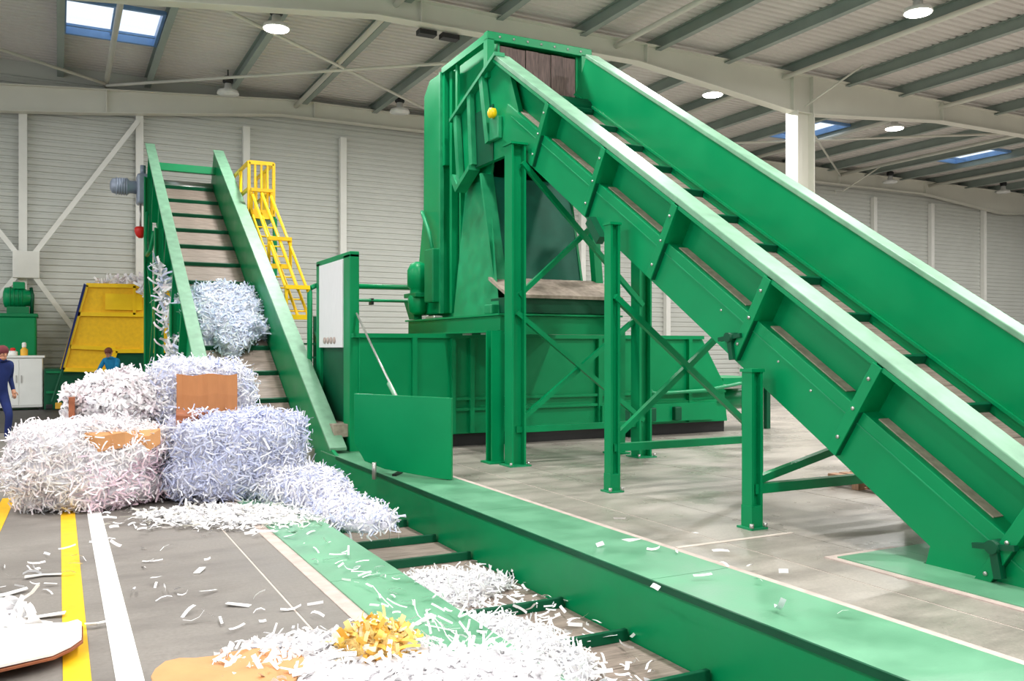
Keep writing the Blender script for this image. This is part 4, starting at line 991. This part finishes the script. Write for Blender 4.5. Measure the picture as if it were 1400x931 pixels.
# ================================================================== PEOPLE
def person(label, loc, rz, joints, shirt, trousers, headgear, cap_mat, scale=1.0):
    """joints: dict of positions relative to the feet centre, person faces -Y; one continuous skinned body"""
    root = thing('person', label, 'person', loc)
    root.rotation_euler = (0, 0, rz)
    J_ = joints
    chain = [('pelvis', 'waist', None), ('waist', 'chest', None), ('chest', 'neck', None), ('neck', 'headbase', None)]
    for s in ('l', 'r'):
        chain += [('chest', 'sh_' + s, None), ('sh_' + s, 'el_' + s, None), ('el_' + s, 'wr_' + s, None), ('wr_' + s, 'palm_' + s, None),
                  ('pelvis', 'hip_' + s, None), ('hip_' + s, 'kn_' + s, None), ('kn_' + s, 'an_' + s, None), ('an_' + s, 'toe_' + s, None)]
    names = list(dict.fromkeys([a for a, b, _ in chain] + [b for a, b, _ in chain])); idx = {n_: i for i, n_ in enumerate(names)}
    rad = dict(pelvis=(.155, .12), waist=(.145, .11), chest=(.17, .12), neck=(.06, .06), headbase=(.055, .055), sh=(.07, .07), el=(.05, .05), wr=(.036, .036), palm=(.042, .022), hip=(.10, .10), kn=(.068, .068), an=(.05, .055), toe=(.045, .035))
    me = bpy.data.meshes.new('body'); me.from_pydata([J_[n_] for n_ in names], [(idx[a], idx[b]) for a, b, _ in chain], [])
    tmp = bpy.data.objects.new('body_tmp', me); COL.objects.link(tmp)
    sk = tmp.modifiers.new('skin', 'SKIN'); sk.use_smooth_shade = True
    for n_ in names: me.skin_vertices[0].data[idx[n_]].radius = rad[n_.split('_')[0]]
    me.skin_vertices[0].data[idx['pelvis']].use_root = True
    su = tmp.modifiers.new('sub', 'SUBSURF'); su.levels = 2; su.render_levels = 2
    dg = bpy.context.evaluated_depsgraph_get()
    body = bpy.data.meshes.new_from_object(tmp.evaluated_get(dg))
    bpy.data.objects.remove(tmp)
    # head with nose, ears, eye sockets and fingers joined on
    bm = bmesh.new(); bm.from_mesh(body)
    hc = Vector(J_['head']); fwd = Vector(J_['gaze']).normalized(); up = (hc - Vector(J_['neck'])).normalized(); side_ = fwd.cross(up).normalized(); up = side_.cross(fwd).normalized()
    M = Matrix((side_, -fwd, up)).transposed().to_4x4(); M.translation = hc
    def ball(sc, off, seg=14):
        r = bmesh.ops.create_uvsphere(bm, u_segments=seg, v_segments=10, radius=1.0)
        for v in r['verts']:
            p = Vector((v.co.x * sc[0] + off[0], v.co.y * sc[1] + off[1], v.co.z * sc[2] + off[2])); v.co = M @ p
        return r['verts']
    ball((.078, .098, .118), (0, 0, 0)); ball((.05, .06, .05), (0, -.045, -.075)); ball((.014, .022, .024), (0, -.105, -.015), 8)
    ball((.012, .025, .03), (.078, .01, -.005), 8); ball((.012, .025, .03), (-.078, .01, -.005), 8); ball((.028, .012, .008), (0, -.095, -.062), 8)
    eyes = []
    for sx in (-1, 1): eyes += [v.index for v in ball((.011, .008, .008), (sx * .031, -.091, .008), 8)]
    for s in ('l', 'r'):
        w = Vector(J_['wr_' + s]); p = Vector(J_['palm_' + s]); d = (p - w).normalized(); sd = d.cross(Vector((0, 1, 0.2))).normalized(); nn = sd.cross(d)
        for k, ln in enumerate((.070, .080, .074, .058)):
            o0 = p + sd * (.027 - .018 * k); a_ = o0 + d * ln * .5 + nn * .008; b_ = a_ + d * ln * .4 + nn * .028
            mbf = MB().tube([o0 - d * .01, a_, b_], .0105, 6, r2=.008); bvs = [bm.verts.new(x) for x in mbf.v]
            for f in mbf.f: bm.faces.new([bvs[i] for i in f])
        o0 = w + d * .03 + sd * .03; mbf = MB().tube([o0, o0 + d * .035 + sd * .028, o0 + d * .065 + sd * .034 + nn * .012], .012, 6, r2=.009); bvs = [bm.verts.new(x) for x in mbf.v]
        for f in mbf.f: bm.faces.new([bvs[i] for i in f])
    bm.normal_update()
    mats = ['skin', shirt, trousers, 'shoe', 'eye']
    body2 = bpy.data.meshes.new('body')
    wrs = [(Vector(J_['wr_' + s]), (Vector(J_['palm_' + s]) - Vector(J_['wr_' + s])).normalized()) for s in 'lr']; nk = Vector(J_['neck']); anz = [Vector(J_['an_' + s]) for s in 'lr']
    legs = [(Vector(J_['hip_' + s]), Vector(J_['kn_' + s]), Vector(J_['an_' + s])) for s in 'lr']; pz = J_['pelvis'][2] + .03
    for f in bm.faces:
        q = f.calc_center_median(); f.smooth = True; mi = 1
        if (q - nk).dot(up) > 0.01 and (q - nk).length < .4: mi = 0
        elif any((q - w).dot(d) > -0.005 and (q - w).length < .22 and ((q - w) - d * (q - w).dot(d)).length < .075 for w, d in wrs): mi = 0
        elif q.z < pz and not any((q - w).dot(d) > -.3 and (q - w).length < .3 and ((q - w) - d * (q - w).dot(d)).length < .07 for w, d in wrs): mi = 3 if any((q - a).length < .22 and q.z < a.z + .03 for a in anz) else 2
        f.material_index = mi
    bm.to_mesh(body2); bm.free()
    for m_ in mats: body2.materials.append(MATS[m_])
    bo = bpy.data.objects.new('body', body2); COL.objects.link(bo); bo.parent = root
    for sx in (-1, 1):
        e = MB().lathe([(0.002, -.008), (.009, -.004), (.009, .004), (.002, .008)], (0, 0, 0), 8, 'y'); e.v = [tuple(M @ Vector((x + sx * .031, y - .095, z + .008))) for x, y, z in e.v]
        eo = bpy.data.objects.new('eye', e.mesh('eye', 'eye')); COL.objects.link(eo); eo.parent = root
    cp = MB(); prof = [(.084, -.02), (.092, .03), (.086, .075), (.06, .108), (.02, .125)]
    cp.lathe(prof, (0, 0, 0), 16); cp.v = [tuple(M @ Vector((x, y * 1.18 + .012, z))) for x, y, z in cp.v]
    co = bpy.data.objects.new(headgear, cp.mesh(headgear, cap_mat)); COL.objects.link(co); co.parent = root
    cl = MB().lathe([(.085, -.02), (.095, .0), (.08, .035)], tuple(J_['neck']), 12).mesh('collar', shirt); clo = bpy.data.objects.new('collar', cl); COL.objects.link(clo); clo.parent = root
    return root
walk = dict(pelvis=(0, 0, .93), waist=(0, -.03, 1.08), chest=(0, -.09, 1.32), neck=(0, -.14, 1.47), headbase=(0, -.17, 1.53), head=(0, -.20, 1.61), gaze=(0, -1, -.35),
            sh_l=(.19, -.09, 1.40), el_l=(.25, .06, 1.15), wr_l=(.24, -.08, .93), palm_l=(.235, -.12, .86), sh_r=(-.19, -.11, 1.40), el_r=(-.25, -.02, 1.13), wr_r=(-.23, -.22, .98), palm_r=(-.225, -.28, .93),
            hip_l=(.10, 0, .86), kn_l=(.11, -.20, .50), an_l=(.11, -.12, .09), toe_l=(.12, -.29, .045), hip_r=(-.10, .01, .86), kn_r=(-.11, .06, .47), an_r=(-.11, .30, .12), toe_r=(-.11, .18, .045))
person('person in dark blue work clothes walking at the left edge', (-0.97, 18.1, 0), 0.5, walk, 'cloth_navy', 'cloth_navy', 'cap', 'cap_red')
lean = dict(pelvis=(0, .05, .92), waist=(0, 0, 1.07), chest=(0, -.10, 1.29), neck=(0, -.17, 1.43), headbase=(0, -.20, 1.49), head=(0, -.23, 1.57), gaze=(0, -1, -.5),
            sh_l=(.19, -.12, 1.36), el_l=(.24, -.28, 1.14), wr_l=(.18, -.46, 1.05), palm_l=(.16, -.53, 1.03), sh_r=(-.19, -.12, 1.36), el_r=(-.25, -.25, 1.12), wr_r=(-.20, -.44, 1.02), palm_r=(-.18, -.51, 1.0),
            hip_l=(.10, .05, .86), kn_l=(.12, -.04, .48), an_l=(.12, .05, .09), toe_l=(.14, -.13, .045), hip_r=(-.10, .05, .86), kn_r=(-.12, .0, .48), an_r=(-.12, .12, .09), toe_r=(-.13, -.06, .045))
person('person in bright blue top leaning forward behind the paper bales', (1.28, 25.2, 0), -0.6, lean, 'cloth_teal', 'cloth_navy', 'hair', 'hair')
